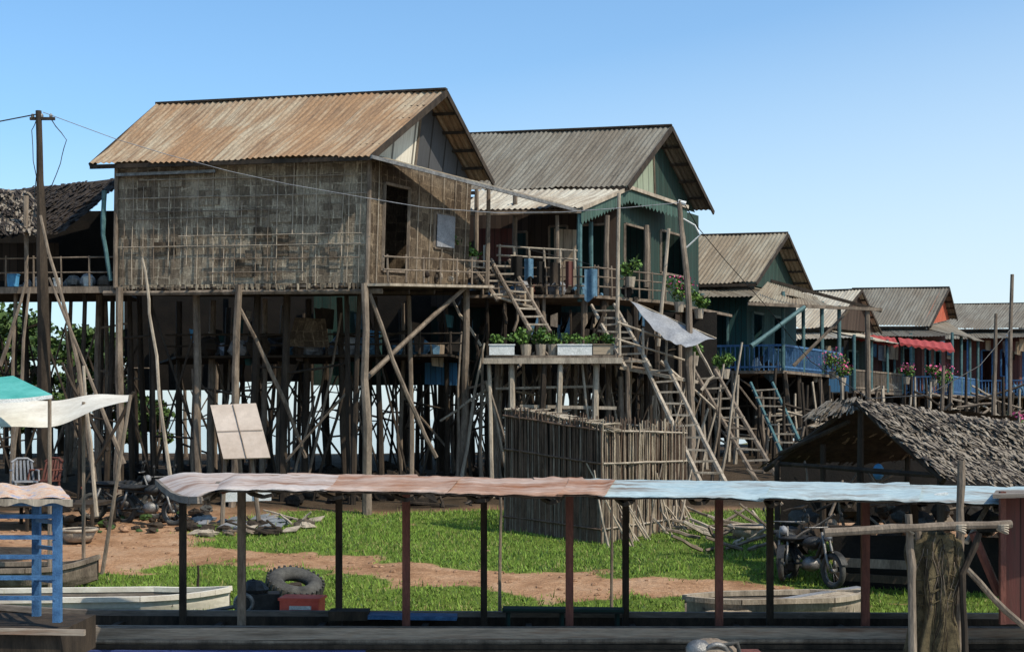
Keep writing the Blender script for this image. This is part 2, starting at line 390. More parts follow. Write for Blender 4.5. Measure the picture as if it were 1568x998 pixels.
# ------------------------------------------------------------ ground, water
def axis(lo, hi, st, far):
    a = []; x = lo
    while x <= hi: a.append(x); x += st
    s = st
    while a[-1] < far: s *= 1.35; a.append(a[-1]+s)
    s = st
    while a[0] > -far: s *= 1.35; a.insert(0, a[0]-s)
    return a
path = [P(60,850,23.5), P(300,845,24.0), P(430,852,23.3), P(560,866,22.5), P(680,884,21.6), P(800,895,21.1), P(930,903,20.7), P(1060,907,20.5), P(1200,925,19.8)]
def pathdist(x, y):
    best = 99
    for a, b in zip(path, path[1:]):
        dx, dy = b.x-a.x, b.y-a.y; t = max(0, min(1, ((x-a.x)*dx+(y-a.y)*dy)/(dx*dx+dy*dy)))
        best = min(best, math.hypot(x-a.x-t*dx, (y-a.y-t*dy)))
    return best
def grassy(x, y):
    nz = noise.noise(V((x*.55, y*.55, 5)))*.7+noise.noise(V((x*1.9, y*1.9, 9)))*.5
    g = sm(.5, 1.0, pathdist(x, y)+nz*.8)
    g *= 1-sm(29.0, 30.6, y+nz*1.5)
    dleft = sm(-6.4, -5.4, x+nz*1.4)
    if y > 22.0: g *= dleft
    g *= 1-sm(5.6, 6.6, x+nz)*sm(20.5, 21.5, y)
    g *= sm(17.8, 18.6, y+nz*.4)
    g *= .35+.65*sm(-.62, -.35, noise.noise(V((x*.8, y*1.3, 15)))+.4*noise.noise(V((x*3, y*4, 16))))
    if y > 45: g = max(g, .5*sm(-.2, .3, nz))
    return max(0, min(1, g))
def shade_mask(x, y):  # shade under the houses, painted into the ground colour
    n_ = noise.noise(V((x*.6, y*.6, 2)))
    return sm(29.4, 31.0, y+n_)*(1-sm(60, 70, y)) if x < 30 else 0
xs = axis(-13, 13, .17, 3500); ys = axis(16.5, 32, .17, 3500)
ys = [y for y in ys if y > -60]
vs = [(x, y, zg(x, y)) for y in ys for x in xs]; nx = len(xs)
fs = [(j*nx+i, j*nx+i+1, (j+1)*nx+i+1, (j+1)*nx+i) for j in range(len(ys)-1) for i in range(nx-1)]
me = bpy.data.meshes.new('ground'); me.from_pydata(vs, [], fs)
at = me.attributes.new('grass', 'FLOAT', 'POINT'); at.data.foreach_set('value', [grassy(v[0], v[1]) if abs(v[0]) < 60 and v[1] < 100 else .3 for v in vs])
at = me.attributes.new('painted_shade', 'FLOAT', 'POINT'); at.data.foreach_set('value', [shade_mask(v[0], v[1]) for v in vs])
me.polygons.foreach_set('use_smooth', [True]*len(fs))
g = bpy.data.objects.new('ground', me); bpy.context.scene.collection.objects.link(g)
m, nt, bs = newmat('earth_and_grass')
oc = coords(nt, 'Object', (1,1,1)); n1 = noi(nt, oc, 1.3, 8, .65); n2 = noi(nt, oc, 14, 6, .7)
dirt = ramp(nt, n1, [(.3, (.22,.11,.055)), (.5, (.38,.215,.12)), (.7, (.46,.295,.185))])
dirt = mixc(nt, .8, dirt, ramp(nt, n2, [(.3, .5), (.7, 1.2)]), 'MULTIPLY')
gr = ramp(nt, n1, [(.3, (.07,.105,.016)), (.7, (.14,.19,.035))])
gr = mixc(nt, .9, gr, ramp(nt, n2, [(.3, .45), (.7, 1.3)]), 'MULTIPLY')
an = N(nt, 'ShaderNodeAttribute', attribute_name='grass'); am = N(nt, 'ShaderNodeAttribute', attribute_name='painted_shade')
ff = math_(nt, 'ADD', an.outputs['Fac'], math_(nt, 'MULTIPLY', math_(nt, 'SUBTRACT', n2, .5), .9))
cc = mixc(nt, ramp(nt, ff, [(.3, 0.), (.55, 1.)]), dirt, gr)
painted_shade = ramp(nt, n1, [(.3, (.03,.021,.013)), (.7, (.08,.055,.035))])  # dark tone stands for the shade below the floors
nt.links.new(mixc(nt, am.outputs['Fac'], cc, painted_shade), bs.inputs['Base Color']); bs.inputs['Roughness'].default_value = .95; bs.inputs['Specular IOR Level'].default_value = .1
bump(nt, bs, n2, .8, .06); me.materials.append(m)
gp = Part('grass')
cnt = 0
while cnt < 66000:
    x = U(-9.5, 8); y = U(17.9, 30.4)
    if R.random() > grassy(x, y): continue
    if R.random() < .35*(noise.noise(V((x*1.2, y*1.2, 20)))+.45): continue
    cnt += 1; z = zg(x, y)-.01; tall = noise.noise(V((x*.9, y*.9, 40)))
    h = U(.025, .08)*(1+1.0*max(0, tall))*(2. if R.random() < .03 else 1); a = U(0, 6.28); w = .009+.006*R.random()
    dx, dy = math.cos(a)*w, math.sin(a)*w; lx, ly = U(-.05, .05), U(-.05, .05)
    q_ = R.random(); dry = .08+.25*max(0, noise.noise(V((x*.7, y*.7, 60))))
    gp.face([(x-dx, y-dy, z), (x+dx, y+dy, z), (x+lx, y+ly, z+h)], grassB if q_ < dry else leafB if q_ > .88 else grassA)
gp.build()
rp = Part('earth_clods')
for _ in range(900):
    x = U(-11, 9); y = U(18.3, 29)
    if grassy(x, y) > .5: continue
    s_ = U(.012, .045); rp.blob(V((x, y, zg(x, y)+s_*.2)), s_*1.3, s_, s_*.7, dirtm, 6, .25)
rp.build()
w = Part('water')
m, nt, bs = newmat('muddy_water'); bs.inputs['Base Color'].default_value = (.3,.28,.24,1); bs.inputs['Roughness'].default_value = .15
bump(nt, bs, noi(nt, coords(nt, 'Object', (1,1,1)), 2.5, 4), .25, .05)
w.quad(V((-3400,-50,0)), V((3400,-50,0)), V((3400,3400,0)), V((-3400,3400,0)), m); w.build()

# ------------------------------------------------------------ house 1 (woven bamboo)
h1 = empty('bamboo_stilt_house')
E, G, B = P(570,236,29.5), P(684,138,32), P(756,278,34.6); EL, GL = P(138,250,31.6), P(240,160,34.2); BLk = B+(EL-E)
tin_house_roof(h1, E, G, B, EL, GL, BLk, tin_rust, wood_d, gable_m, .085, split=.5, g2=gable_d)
FL, FR, BR = P(178,437,31.8), P(562,433,30), P(716,437,34.0); BL = FL+(BR-FR)
TL, TR, TB = P(180,248,31.8), P(567,236,30), P(722,280,34.0)
wl = Part('woven_walls', h1)
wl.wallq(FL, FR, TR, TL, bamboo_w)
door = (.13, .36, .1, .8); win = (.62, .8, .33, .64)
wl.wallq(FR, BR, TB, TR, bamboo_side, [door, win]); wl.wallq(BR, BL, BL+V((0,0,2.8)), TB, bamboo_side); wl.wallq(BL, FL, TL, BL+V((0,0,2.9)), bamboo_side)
wl.build()
tr = Part('wall_trim', h1)
tr.frame(FR, BR, TB, TR, door, wood, .07); tr.frame(FR, BR, TB, TR, win, wood, .06)
q = lambda u, v: lerp(lerp(FR, BR, u), lerp(TR, TB, u), v)
o_ = V((.06,-.03,0)); tr.slab(q(.63,.34)+o_, q(.79,.34)+o_*2, q(.79,.63)+o_*2, q(.63,.63)+o_, .02, greypl)
of = V((0,-.05,0))
for k in range(22):
    u = (k+U(-.35, .35)+.5)/22; v0 = 0 if R.random() < .6 else U(0,.4); v1 = 1 if R.random() < .6 else U(.6,1)
    bb_, tt_ = lerp(FL, FR, u), lerp(TL, TR, u+U(-.006,.006)); tr.pole([lerp(bb_, tt_, v0)+of, lerp(bb_, tt_, v1)+of], .013, .010, R.choice([wood_l, wood_l, wood]), 5, .012, 4)
for k in range(9):
    v = (k+U(.2,.9))/9; u0, u1 = (0, 1) if R.random() < .4 else (U(0,.4), U(.6,1))
    tr.pole([lerp(lerp(FL, TL, v), lerp(FR, TR, v), u0)+of*1.3, lerp(lerp(FL, TL, v), lerp(FR, TR, v), u1)+of*1.3], .011, .01, R.choice([wood_l, wood]), 5, .012, 8)
for k in range(8):
    u = (k+.5)/8
    if door[0] < u < door[1]: continue
    tr.pole([lerp(FR, BR, u)+V((.05,0,0)), lerp(TR, TB, u)+V((.05,0,0))], .012, .01, wood_l, 5, .01, 4)
for k in range(110):
    u = U(0, 1); p = lerp(FL, FR, u)+of; tr.face([p, p+V((.07,0,0)), p+V((.06,0,-U(.04,.18))), p+V((.01,0,-U(.04,.18)))], bamboo_w)
for k in range(16):
    u = U(.02,.9); v = U(.05,.8); du, dv = U(.04,.1), U(.08,.18); g4 = lambda a_, b_: lerp(lerp(FL, TL, b_), lerp(FR, TR, b_), a_)+of*.5
    tr.quad(g4(u,v), g4(u+du,v), g4(u+du,v+dv), g4(u,v+dv), R.choice([bamboo_w, bamboo_w, bamboo_side]))
tr.pole([FR+V((0,-.07,-.1)), TR+V((0,-.07,0))], .06, .05, wood, 7, .01)
tr.pole([FL+V((0,-.07,-.1)), TL+V((0,-.07,0))], .06, .05, wood, 7, .01)
tr.beam(TL+V((0,-.1,.02)), TR+V((0,-.1,.02)), .05, .1, wood)
tr.beam(P(178,268,31.6), P(330,262,30.9), .04, .07, metal)
tr.build()
fl = Part('floor_and_beams', h1)
th = V((0,0,-.02)); fl.slab(FL+th, FR+th, BR+th+V((.5,0,0)), BL+th, .07, wood)
for k in range(5):
    p = lerp(FL, BL, k/4)+V((-.3,0,-.19)); q_ = lerp(FR, BR, k/4)+V((.35,0,-.19)); fl.pole([p, q_], .07, .065, wood if k == 0 else wood_d, 6, .015, 4)
for k in range(11):
    p = lerp(FL, FR, k/10)+V((0,-.15,-.1)); q_ = lerp(BL, BR, k/10)+V((0,.2,-.1)); fl.pole([p, q_], .04, .04, wood_d, 6, .01)
fl.build()
bc = Part('balcony', h1); o2 = V((.5,-.18,0))
bc.slab(FR+V((-.02,-.15,-.03)), FR+o2*1.1+V((0,0,-.03)), BR+o2*1.4+V((0,0,-.03)), BR+V((0,0,-.03)), .06, wood_l)
rail(bc, FR+o2, BR+o2, .62, 2, 6, wood)
bc.pole([BR+o2+V((0,0,-.2)), TB+V((.45,-.2,-.1))], .06, .05, wood, 6, .02)
for k in range(9):
    p = lerp(FR+o2*.6, BR+o2*.6, U(.4,.98)); bc.blob(p+V((0,0,U(.1,.3))), U(.06,.12),.1,U(.08,.14), R.choice([wood_d, wood, wood_l, brownb]), 8, .1)
bc.build()
pr = Part('porch_roof', h1)
pr.slab(P(568,239,29.3), P(886,320,35.2), P(886,318,36.3), P(578,238,30.3), .03, tin_brown)
pr.beam(P(568,240,29.25), P(886,323,35.15), .04, .08, metal)
pr.build()
st = Part('stilts', h1)
for b_, e0, d, lx in ((183,440,31.6,-2), (366,436,30.8,-12), (558,434,29.9,4), (714,440,33.6,-8)):
    p = P(b_, e0, d); x = p.x+lx*d/F; st.pole([V((x, d, zg(x, d)-.2)), p], .105, .085, wood, 8, .05, 5)
st.pole([P(560,580,30.6), P(712,440,33)], .06, .05, wood, 6, .03); st.pole([P(366,470,30.8), P(440,620,31.5), P(468,700,32)], .05, .05, wood, 6, .03)
st.pole([P(566,450,30), P(620,600,30.5), P(668,700,31)], .05, .05, wood, 6, .03)
st.build()
s2 = Part('understructure', h1)
sa = lambda p: V((p.x, p.y, 0))
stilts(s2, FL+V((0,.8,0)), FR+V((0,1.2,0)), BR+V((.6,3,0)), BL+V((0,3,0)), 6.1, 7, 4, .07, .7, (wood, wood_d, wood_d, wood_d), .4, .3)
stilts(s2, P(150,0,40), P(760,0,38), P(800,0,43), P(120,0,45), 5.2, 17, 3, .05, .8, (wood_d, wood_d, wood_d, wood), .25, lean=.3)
for _ in range(22):
    x = U(-9.5, -1); y = U(31.5, 40); s2.pole([V((x, y, zg(x,y)-.1)), V((x+U(-1.1,1.1), y+U(-.6,.6), zg(x,y)+U(2.2,4.6)))], .045, .03, R.choice([wood_d, wood]), 5, .06, 3)
s2.build()
lo = Part('lower_storey', h1)
a, b, c, d = P(270,545,34), P(690,548,33), P(730,548,37.5), P(240,545,38)
for p in (a, b, c, d): p.z = 4.62
lo.slab(a, b, c, d, .06, wood_d)
rail(lo, a, b, .55, 2, 9, wood_d, .03)
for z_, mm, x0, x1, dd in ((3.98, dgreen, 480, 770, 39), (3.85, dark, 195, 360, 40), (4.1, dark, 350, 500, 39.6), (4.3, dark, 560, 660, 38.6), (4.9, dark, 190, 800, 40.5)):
    p, q_ = P(x0,0,dd), P(x1,0,dd-.3); p.z = q_.z = z_; lo.wallq(p, q_, V((q_.x,q_.y,6.9)), V((p.x,p.y,6.9)), mm)  # dark sheets added for under-floor shade; the dgreen one is a wall
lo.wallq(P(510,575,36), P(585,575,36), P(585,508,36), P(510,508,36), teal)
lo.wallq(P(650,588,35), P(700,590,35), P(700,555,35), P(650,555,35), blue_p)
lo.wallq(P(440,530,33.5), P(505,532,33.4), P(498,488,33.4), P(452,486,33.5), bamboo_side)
for _ in range(60):
    c_ = V((U(-8.5,-1.6), U(33.6,37.5), 4.62)); s_ = U(.1, .38); lo.blob(c_+V((0,0,s_*.7)), s_, s_*.8, s_*.8, R.choice([wood_d, wood_d, brownb, dark, greypl, cloth_b]), 8, .25)
for _ in range(26):
    c_ = V((U(-8.5,-1.6), U(33.6,36), U(4.6,6))); s_ = U(.15,.4); lo.quad(c_, c_+V((s_,.05,-.05)), c_+V((s_*.9,.05,-s_*1.6)), c_+V((.05,0,-s_*1.5)), R.choice([wood_d, cloth_b, tanb, brownb, dark, bluepl, teal]))
lo.build()

# ------------------------------------------------------------ left kitchen annex
an_ = empty('thatched_kitchen_house')
t = Part('thatch_roof', an_)
thatch_roof(t, P(-120,372,32), P(100,352,32.5), P(190,272,35), P(-60,300,35), [thatch_d, thatch_d, thatch_d, thatch_d, wood_d], 14, 120, .3)
thatch_roof(t, P(-110,350,31.2), P(72,355,31.4), P(42,292,33), P(-80,290,33), [thatch, thatch_d, thatch_d], 12, 90, .3)
t.build()
t = Part('deck', an_)
a, b, c, d = P(-160,440,32.4), P(180,438,32), P(215,438,35.5), P(-140,440,36)
for p in (a, b, c, d): p.z = 6.24
t.slab(a, b, c, d, .07, wood_d); t.beam(a+V((0,-.05,-.1)), b+V((0,-.05,-.1)), .08, .16, wood)
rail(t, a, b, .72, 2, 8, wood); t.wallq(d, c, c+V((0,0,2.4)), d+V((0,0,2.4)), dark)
t.wallq(P(-20,430,34.8), P(90,430,34.8), P(90,372,34.8), P(-20,372,34.8), brownb)
t.pole([P(160,292,31.8), P(158,360,31.8), P(170,430,31.8)], .06, .05, teal_s, 7, .01); t.pole([P(40,300,31.5), P(40,440,31.5)], .06, .05, wood, 6, .01)
for _ in range(18):
    p = P(U(0,175), 431, U(32.8,34.5)); p.z = 6.25; s_ = U(.08,.2); t.blob(p+V((0,0,s_)), s_, s_, s_, R.choice([wood_d, dark, greypl, metal, wood]), 8, .1)
t.build()
t = Part('stilts', an_); stilts(t, a+V((0,.3,0)), b+V((0,.3,0)), c, d, 6.2, 7, 4, .065, .7, lean=.3)
stilts(t, P(-80,0,38), P(200,0,38), P(200,0,42), P(-80,0,42), 4.5, 8, 3, .05, .6, lean=.3); t.build()
for b_, m_, s_ in ((20, bluepl, .16), (135, white, .13), (88, white, .11), (60, greypl, .12)):
    p = P(b_, 431, 32.6); e = empty('kitchen_pot'); k = Part('bucket', e); p.z = 6.25
    k.pole([p, p+V((0,0,s_*2))], s_*.8, s_, m_, 12, 0, 1); k.ring(p+V((0,0,s_*2)), V((0,0,1)), s_, .015, m_); k.build()

# utility pole, leaning sticks, wires
e = empty('utility_pole'); t = Part('pole', e)
p = P(66,790,29); t.pole([V((p.x, p.y, zg(p.x, p.y)-.2)), P(66,520,29), P(64,330,29), P(59,170,29)], .16, .07, wood_d, 8, .03, 3)
t.beam(P(46,182,29), P(84,182,29), .06, .06, wood_d); t.pole([P(58,176,29), P(50,200,29), P(55,270,29), P(50,340,29)], .01, .01, blackp, 4, .03)
t.pole([P(78,182,29), P(100,215,29), P(92,250,29), P(70,300,29)], .01, .01, blackp, 4, .03)
for k in range(3): t.blob(P(50+k*14,178,29), .04, .04, .06, metal, 8, 0)
t.build()
def wire(name, pts, d0, d1, r=.011, m=blackp):
    q = Part(name); pp = [P(x, y, d0+(d1-d0)*i/(len(pts)-1)) for i, (x, y) in enumerate(pts)]; q.pole(pp, r, r, m, 4, 0, 3); q.build()
wire('power_cable', [(66,172),(120,192),(180,214),(260,238),(350,262),(440,282),(560,303)], 28.9, 29.2, .008, greypl)
wire('power_cable', [(560,303),(650,318),(760,326),(860,325),(960,318),(1046,310)], 29.2, 33, .009, greypl)
wire('power_cable', [(-60,196),(0,186),(62,174)], 28, 29, .014)
wire('power_cable', [(1048,312),(1070,350),(1110,398),(1170,465),(1240,552)], 33, 40, .014)
wire('power_cable', [(1240,552),(1330,610),(1420,605),(1500,560),(1568,480)], 30, 34, .012)
wire('power_cable', [(1046,335),(1064,345),(1072,360),(1050,380)], 33, 33, .02, white)
def stick(b0, e0, b1, e1, d, r=.045, m=wood, mid=None, parent=None):
    q = Part('leaning_pole'); pts = [P(b0,e0,d)]+([P(mid[0],mid[1],d)] if mid else [])+[P(b1,e1,d)]
    q.pole(pts, r, r*.55, m, 6, .03, 4); q.build()
stick(145,740,62,330,28.5,.06,wood,(120,560)); stick(262,740,218,395,29,.045,wood_l,(230,480)); stick(190,710,75,425,28,.05,wood)
stick(148,790,128,560,26,.05,wood_l); stick(16,760,45,440,28,.05,wood); stick(205,600,130,740,27,.04,wood_d); stick(0,560,40,430,28,.05)
stick(130,700,100,500,28,.05,wood_d); stick(165,690,95,555,27.5,.05,wood_d)

# ------------------------------------------------------------ house 2 (green, verandas)
h2 = empty('green_stilt_house')
E, G, B = P(962,284,37), P(1029,193,39.5), P(1093,323,42.5); L = P(690,207,41.6)-G
tin_house_roof(h2, E, G, B, E+L, G+L, B+L, tin_grey, wood_d, gable_g, .085, split=.5, g2=green_p)
zf = 6.3; zt = 9.5
W = lambda x, y, z: V((x, y, z))
a, b, c = W(-3.4,39.0,zf), W(3.0,37.3,zf), W(6.0,42.0,zf)
up = V((0,0,zt-zf))
t = Part('walls', h2)
hh = [(.5,.6,0.,.66), (.7,.78,.25,.7), (.84,.95,0.,.7)]
t.wallq(a, b, b+up, a+up, brownb, hh); 
for x in hh: t.frame(a, b, b+up, a+up, x, wood, .07)
h3_ = [(.08,.36,0.,.72), (.5,.8,.35,.75)]
t.wallq(b, c, c+up, b+up, green_p, h3_)
for x in h3_: t.frame(b, c, c+up, b+up, x, wood, .07)
t.wallq(c, c+(a-b), c+(a-b)+up, c+up, green_p)
t.slab(P(848,440,36.3), P(884,440,36.2), P(884,352,36.2), P(848,350,36.3), .03, tanb)
t.quad(P(728,400,36.8), P(790,400,36.6), P(790,350,36.6), P(728,350,36.8), maroon)
t.build()
t = Part('veranda_roof', h2)
A_, B_, C_, D_ = P(700,322,35.0), P(890,318,35.1), P(964,286,37.4), P(735,292,37.8)
t.corr(A_, B_, C_, D_, tin_pale); E_ = P(1052,316,39.6)
t.corr(E_, E_+V((-3.0,1.5,.1)), C_+V((-2,1,.2)), C_, tin_pale)
t.build(True)
t = Part('veranda_frame', h2)
n_ = 16
for (p, q_) in ((B_, C_), (C_, E_)):
    t.beam(p+V((.03,-.03,-.03)), q_+V((.03,-.03,-.03)), .05, .1, wood_l)
    for k in range(n_):
        u0, u1 = k/n_, (k+1)/n_; x0, x1 = lerp(p, q_, u0), lerp(p, q_, u1); hgt = .38
        t.face([x0, x1, x1-V((0,0,hgt)), (x0+x1)/2-V((0,0,hgt+.1)), x0-V((0,0,hgt))], valance)
t.beam(A_-V((0,0,.1)), B_-V((0,0,.1)), .06, .1, wood)
def post(pt, b_, e0, e1, d, r=.06, m=wood, b2=None):
    pt.pole([P(b2 if b2 else b_, e1, d), P(b_, e0, d)], r*1.1, r, m, 7, .015, 3)
post(t, 888, 320, 462, 35.2, .07, teal_s); post(t, 789, 300, 400, 35.6, .07, wood); post(t, 930, 330, 470, 35.9, .08, wood, 928)
post(t, 948, 296, 545, 34.2, .05, wood_l, 944); post(t, 990, 345, 440, 37.6, .08, wood); post(t, 1024, 350, 530, 35, .045, wood_l, 1008)
post(t, 905, 340, 450, 36.8, .06, teal_s); post(t, 853, 330, 452, 35.2, .05, wood); post(t, 730, 290, 440, 35, .06, wood)
p = P(1060,0,32.5); t.pole([V((p.x, 32.5, zg(p.x,32.5)-.2)), P(1056,560,32.5), P(1052,420,32.7), P(1040,308,33)], .1, .06, wood, 8, .03, 3)
t.pole([P(1038,309,33), P(1050,312,33)], .06, .06, white, 8, 0, 1)
t.build()
t = Part('veranda_deck', h2)
t.slab(W(-1.3,35,zf), W(2.2,34.9,zf), W(3.3,37.3,zf), W(-1.6,38.2,zf), .08, wood)
t.slab(W(2.25,34.95,zf-.01), W(4.3,36.6,zf-.01), W(7,41.5,zf-.01), W(3.2,37.4,zf-.01), .08, wood)
rail(t, W(-1.2,34.95,zf), W(2.2,34.9,zf), .75, 3, 8, wood); rail(t, W(2.3,34.95,zf), W(4.3,36.6,zf), .75, 3, 5, wood)
rail(t, P(765,405,34.7), P(880,412,34.6), .5, 2, 5, wood_l, .03)
for _ in range(30):
    x = U(-1.2,3.2); y = U(35.2,37); s_ = U(.08,.26); t.blob(W(x,y,zf+s_), s_,s_,s_*1.1, R.choice([wood_d, dark, cloth_b, brownb, greypl, wood_r, tanb]), 8, .2)
t.build()
t = Part('stilts', h2)
stilts(t, W(-1.5,35.2,0), W(3.2,35.3,0), W(6,41.5,0), W(-3,41.5,0), zf-.05, 8, 4, .075, .8, (wood, wood_d, wood_d), .35, .3)
for _ in range(34):
    x = U(-1.6, 5.2); y = U(32.5, 36); h_ = U(2, 4.2); t.pole([W(x, y, zg(x,y)-.1), W(x+U(-.7,.7), y+U(-.3,.3), zg(x,y)+h_)], .05, .03, R.choice([wood, wood, wood_l, wood_d]), 5, .05, 3)
for _ in range(30):
    x = U(-1.5, 5); y = U(33, 35.8); z_ = U(3.4, 6.1); t.pole([W(x, y, z_), W(x+U(-1.5,1.5), y+U(-.3,.3), z_+U(-1.4,1.4))], .045, .035, R.choice([wood, wood_l, wood_l, wood_d]), 5, .05, 3)
t.wallq(W(-1.9,39.5,3.75), W(6.2,39.5,3.75), W(6.2,39.5,6.2), W(-1.9,39.5,6.2), dark)  # this and the next: dark sheets added as shade behind the stilts
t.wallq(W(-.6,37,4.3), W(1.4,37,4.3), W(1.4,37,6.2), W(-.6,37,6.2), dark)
for _ in range(40):
    x = U(-1.5,4.5); y = U(34,37.5); s_ = U(.1,.3); t.quad(W(x,y,5.8*U(.8,1.05)), W(x+s_,y,5.8), W(x+s_,y,5.8-s_*2), W(x,y,5.8-s_*1.8), R.choice([wood_d, brownb, cloth_b, dark, tanb, wood]))
t.build()
h2t = empty('planter_terrace'); t = Part('terrace', h2t)
zt_ = 4.55
t.slab(W(-.65,32.3,zt_), W(2.6,32.1,zt_), W(3.6,35.2,zt_), W(-.5,35.2,zt_), .09, wood); t.beam(W(-.7,32.25,zt_-.14), W(2.7,32.05,zt_-.14), .08, .14, wood_l)
t.slab(W(2.7,32.6,zt_-.25), W(4.5,33.4,zt_-.55), W(5.2,35.5,zt_-.55), W(3.4,35.2,zt_-.25), .08, wood_l)
stilts(t, W(-.6,32.4,0), W(2.7,32.3,0), W(3.4,35,0), W(-.4,35,0), zt_-.1, 6, 3, .07, .9, (wood, wood, wood_d, wood_l), .2, .25)
stilts(t, W(2.8,32.8,0), W(4.5,33.4,0), W(5.2,35.4,0), W(3.4,35,0), zt_-.5, 4, 3, .06, .85, (wood, wood_l, wood_d), .15, .25)
rail(t, W(2.65,32.1,zt_), W(4.5,33.3,zt_-.5), .8, 2, 3, wood_l, .03)
t.beam(W(-.4,33.2,3.75), W(2.2,33.0,3.8), .3, .06, wood_l); t.beam(W(.2,32.6,3.3), W(2.6,32.5,3.25), .08, .08, wood_l)
t.build()
for x, wd, mt in ((-.25,.62,white), (1.55,.85,white), (2.25,.5,tanb)):
    e = empty('planter_box'); k = Part('box', e); c_ = W(x, 32.35, zt_+.13)
    k.box(c_, wd, .28, .25, mt); k.box(c_+V((0,0,.13)), wd+.04, .32, .03, mt); k.build()
    k = Part('plants', e)
    for i in range(6): leaves(k, c_+V((U(-.4,.4)*wd, 0, .24+U(0,.1))), (.13,.14,.12), 45, .08, [leafA, leafA, leafB])
    k.build()
for x, s_ in ((.35,.3), (.72,.34), (1.02,.22)): potplant('potted_plant', W(x, 32.5, zt_), s_)
for b_, e_, d, s_, fl_ in ((700,412,34.0,.42,False), (665,415,33,.2,True), (722,410,34.3,.3,False), (965,440,35.5,.42,False), (1040,478,36,.5,True), (1070,488,36.3,.42,False), (1110,580,37.5,.35,False), (1062,560,36,.3,False), (1098,575,38,.28,False), (690,405,33.6,.35,False)):
    potplant('flowering_shrub' if fl_ else 'potted_plant', P(b_, e_, d), s_, fl_)
ladder('wooden_stairs', P(826,505,33.2), P(768,402,34.6), V((.24,.05,0)), 8, wood, .05)
ladder('wooden_stairs', P(775,458,34.0), P(727,395,34.6), V((.24,.05,0)), 6, wood, .05)
ladder('wooden_ladder', P(975,560,32.2), P(925,470,34.8), V((.3,-.08,0)), 8, wood_l, .05)
ladder('wooden_ladder', P(1090,735,29.4), P(1005,560,32.8), V((.27,-.05,0)), 10, wood_l, .055)
ladder('wooden_ladder', P(1172,730,32.2), P(1082,572,35), V((.27,-.08,0)), 10, wood, .055)
ladder('blue_ladder', P(1218,700,37), P(1168,590,40), V((.32,-.08,0)), 8, teal_s, .055)
e = empty('laundry_line'); t = Part('clothes', e)
t.pole([P(770,372,34.5), P(850,392,34.4), P(905,405,34.8)], .008, .008, blackp, 4)
for b_, e_, w_, h_, m_ in ((782,392,18,34,dark), (803,396,14,30,cloth_b), (822,400,12,36,dark), (842,402,16,34,wood_d), (895,412,20,46,cloth_b), (803,440,14,26,tanb), (740,375,10,30,white), (866,400,12,40,maroon)):
    a = P(b_, e_, 34.3); w_ *= .017; h_ *= .017; sd = U(0, 9)
    t.grid(lambda u, v: a+V((w_*u, .05*math.sin(u*7+sd), -h_*v*(1+.1*math.sin(u*5+sd)))), 8, 5, m_)
t.build(True)
e = empty('hanging_tarp'); t = Part('sheet', e)
tp = [P(965,461,32.8), P(1097,518,32.6), P(1050,532,31.9), P(1000,503,32.2)]
t.grid(lambda u, v: lerp(lerp(tp[0], tp[1], u), lerp(tp[3], tp[2], u), v)-V((0,0,.04*math.sin(math.pi*u)*(.4+v)))+V((0,0,.02*math.sin(u*19+v*4)+.02*math.sin(v*9+u*5))), 34, 14, greypl)
t.pole([tp[0], lerp(tp[0],tp[1],.5), tp[1]], .02,.02, wood_l, 6, .01); t.build(True)

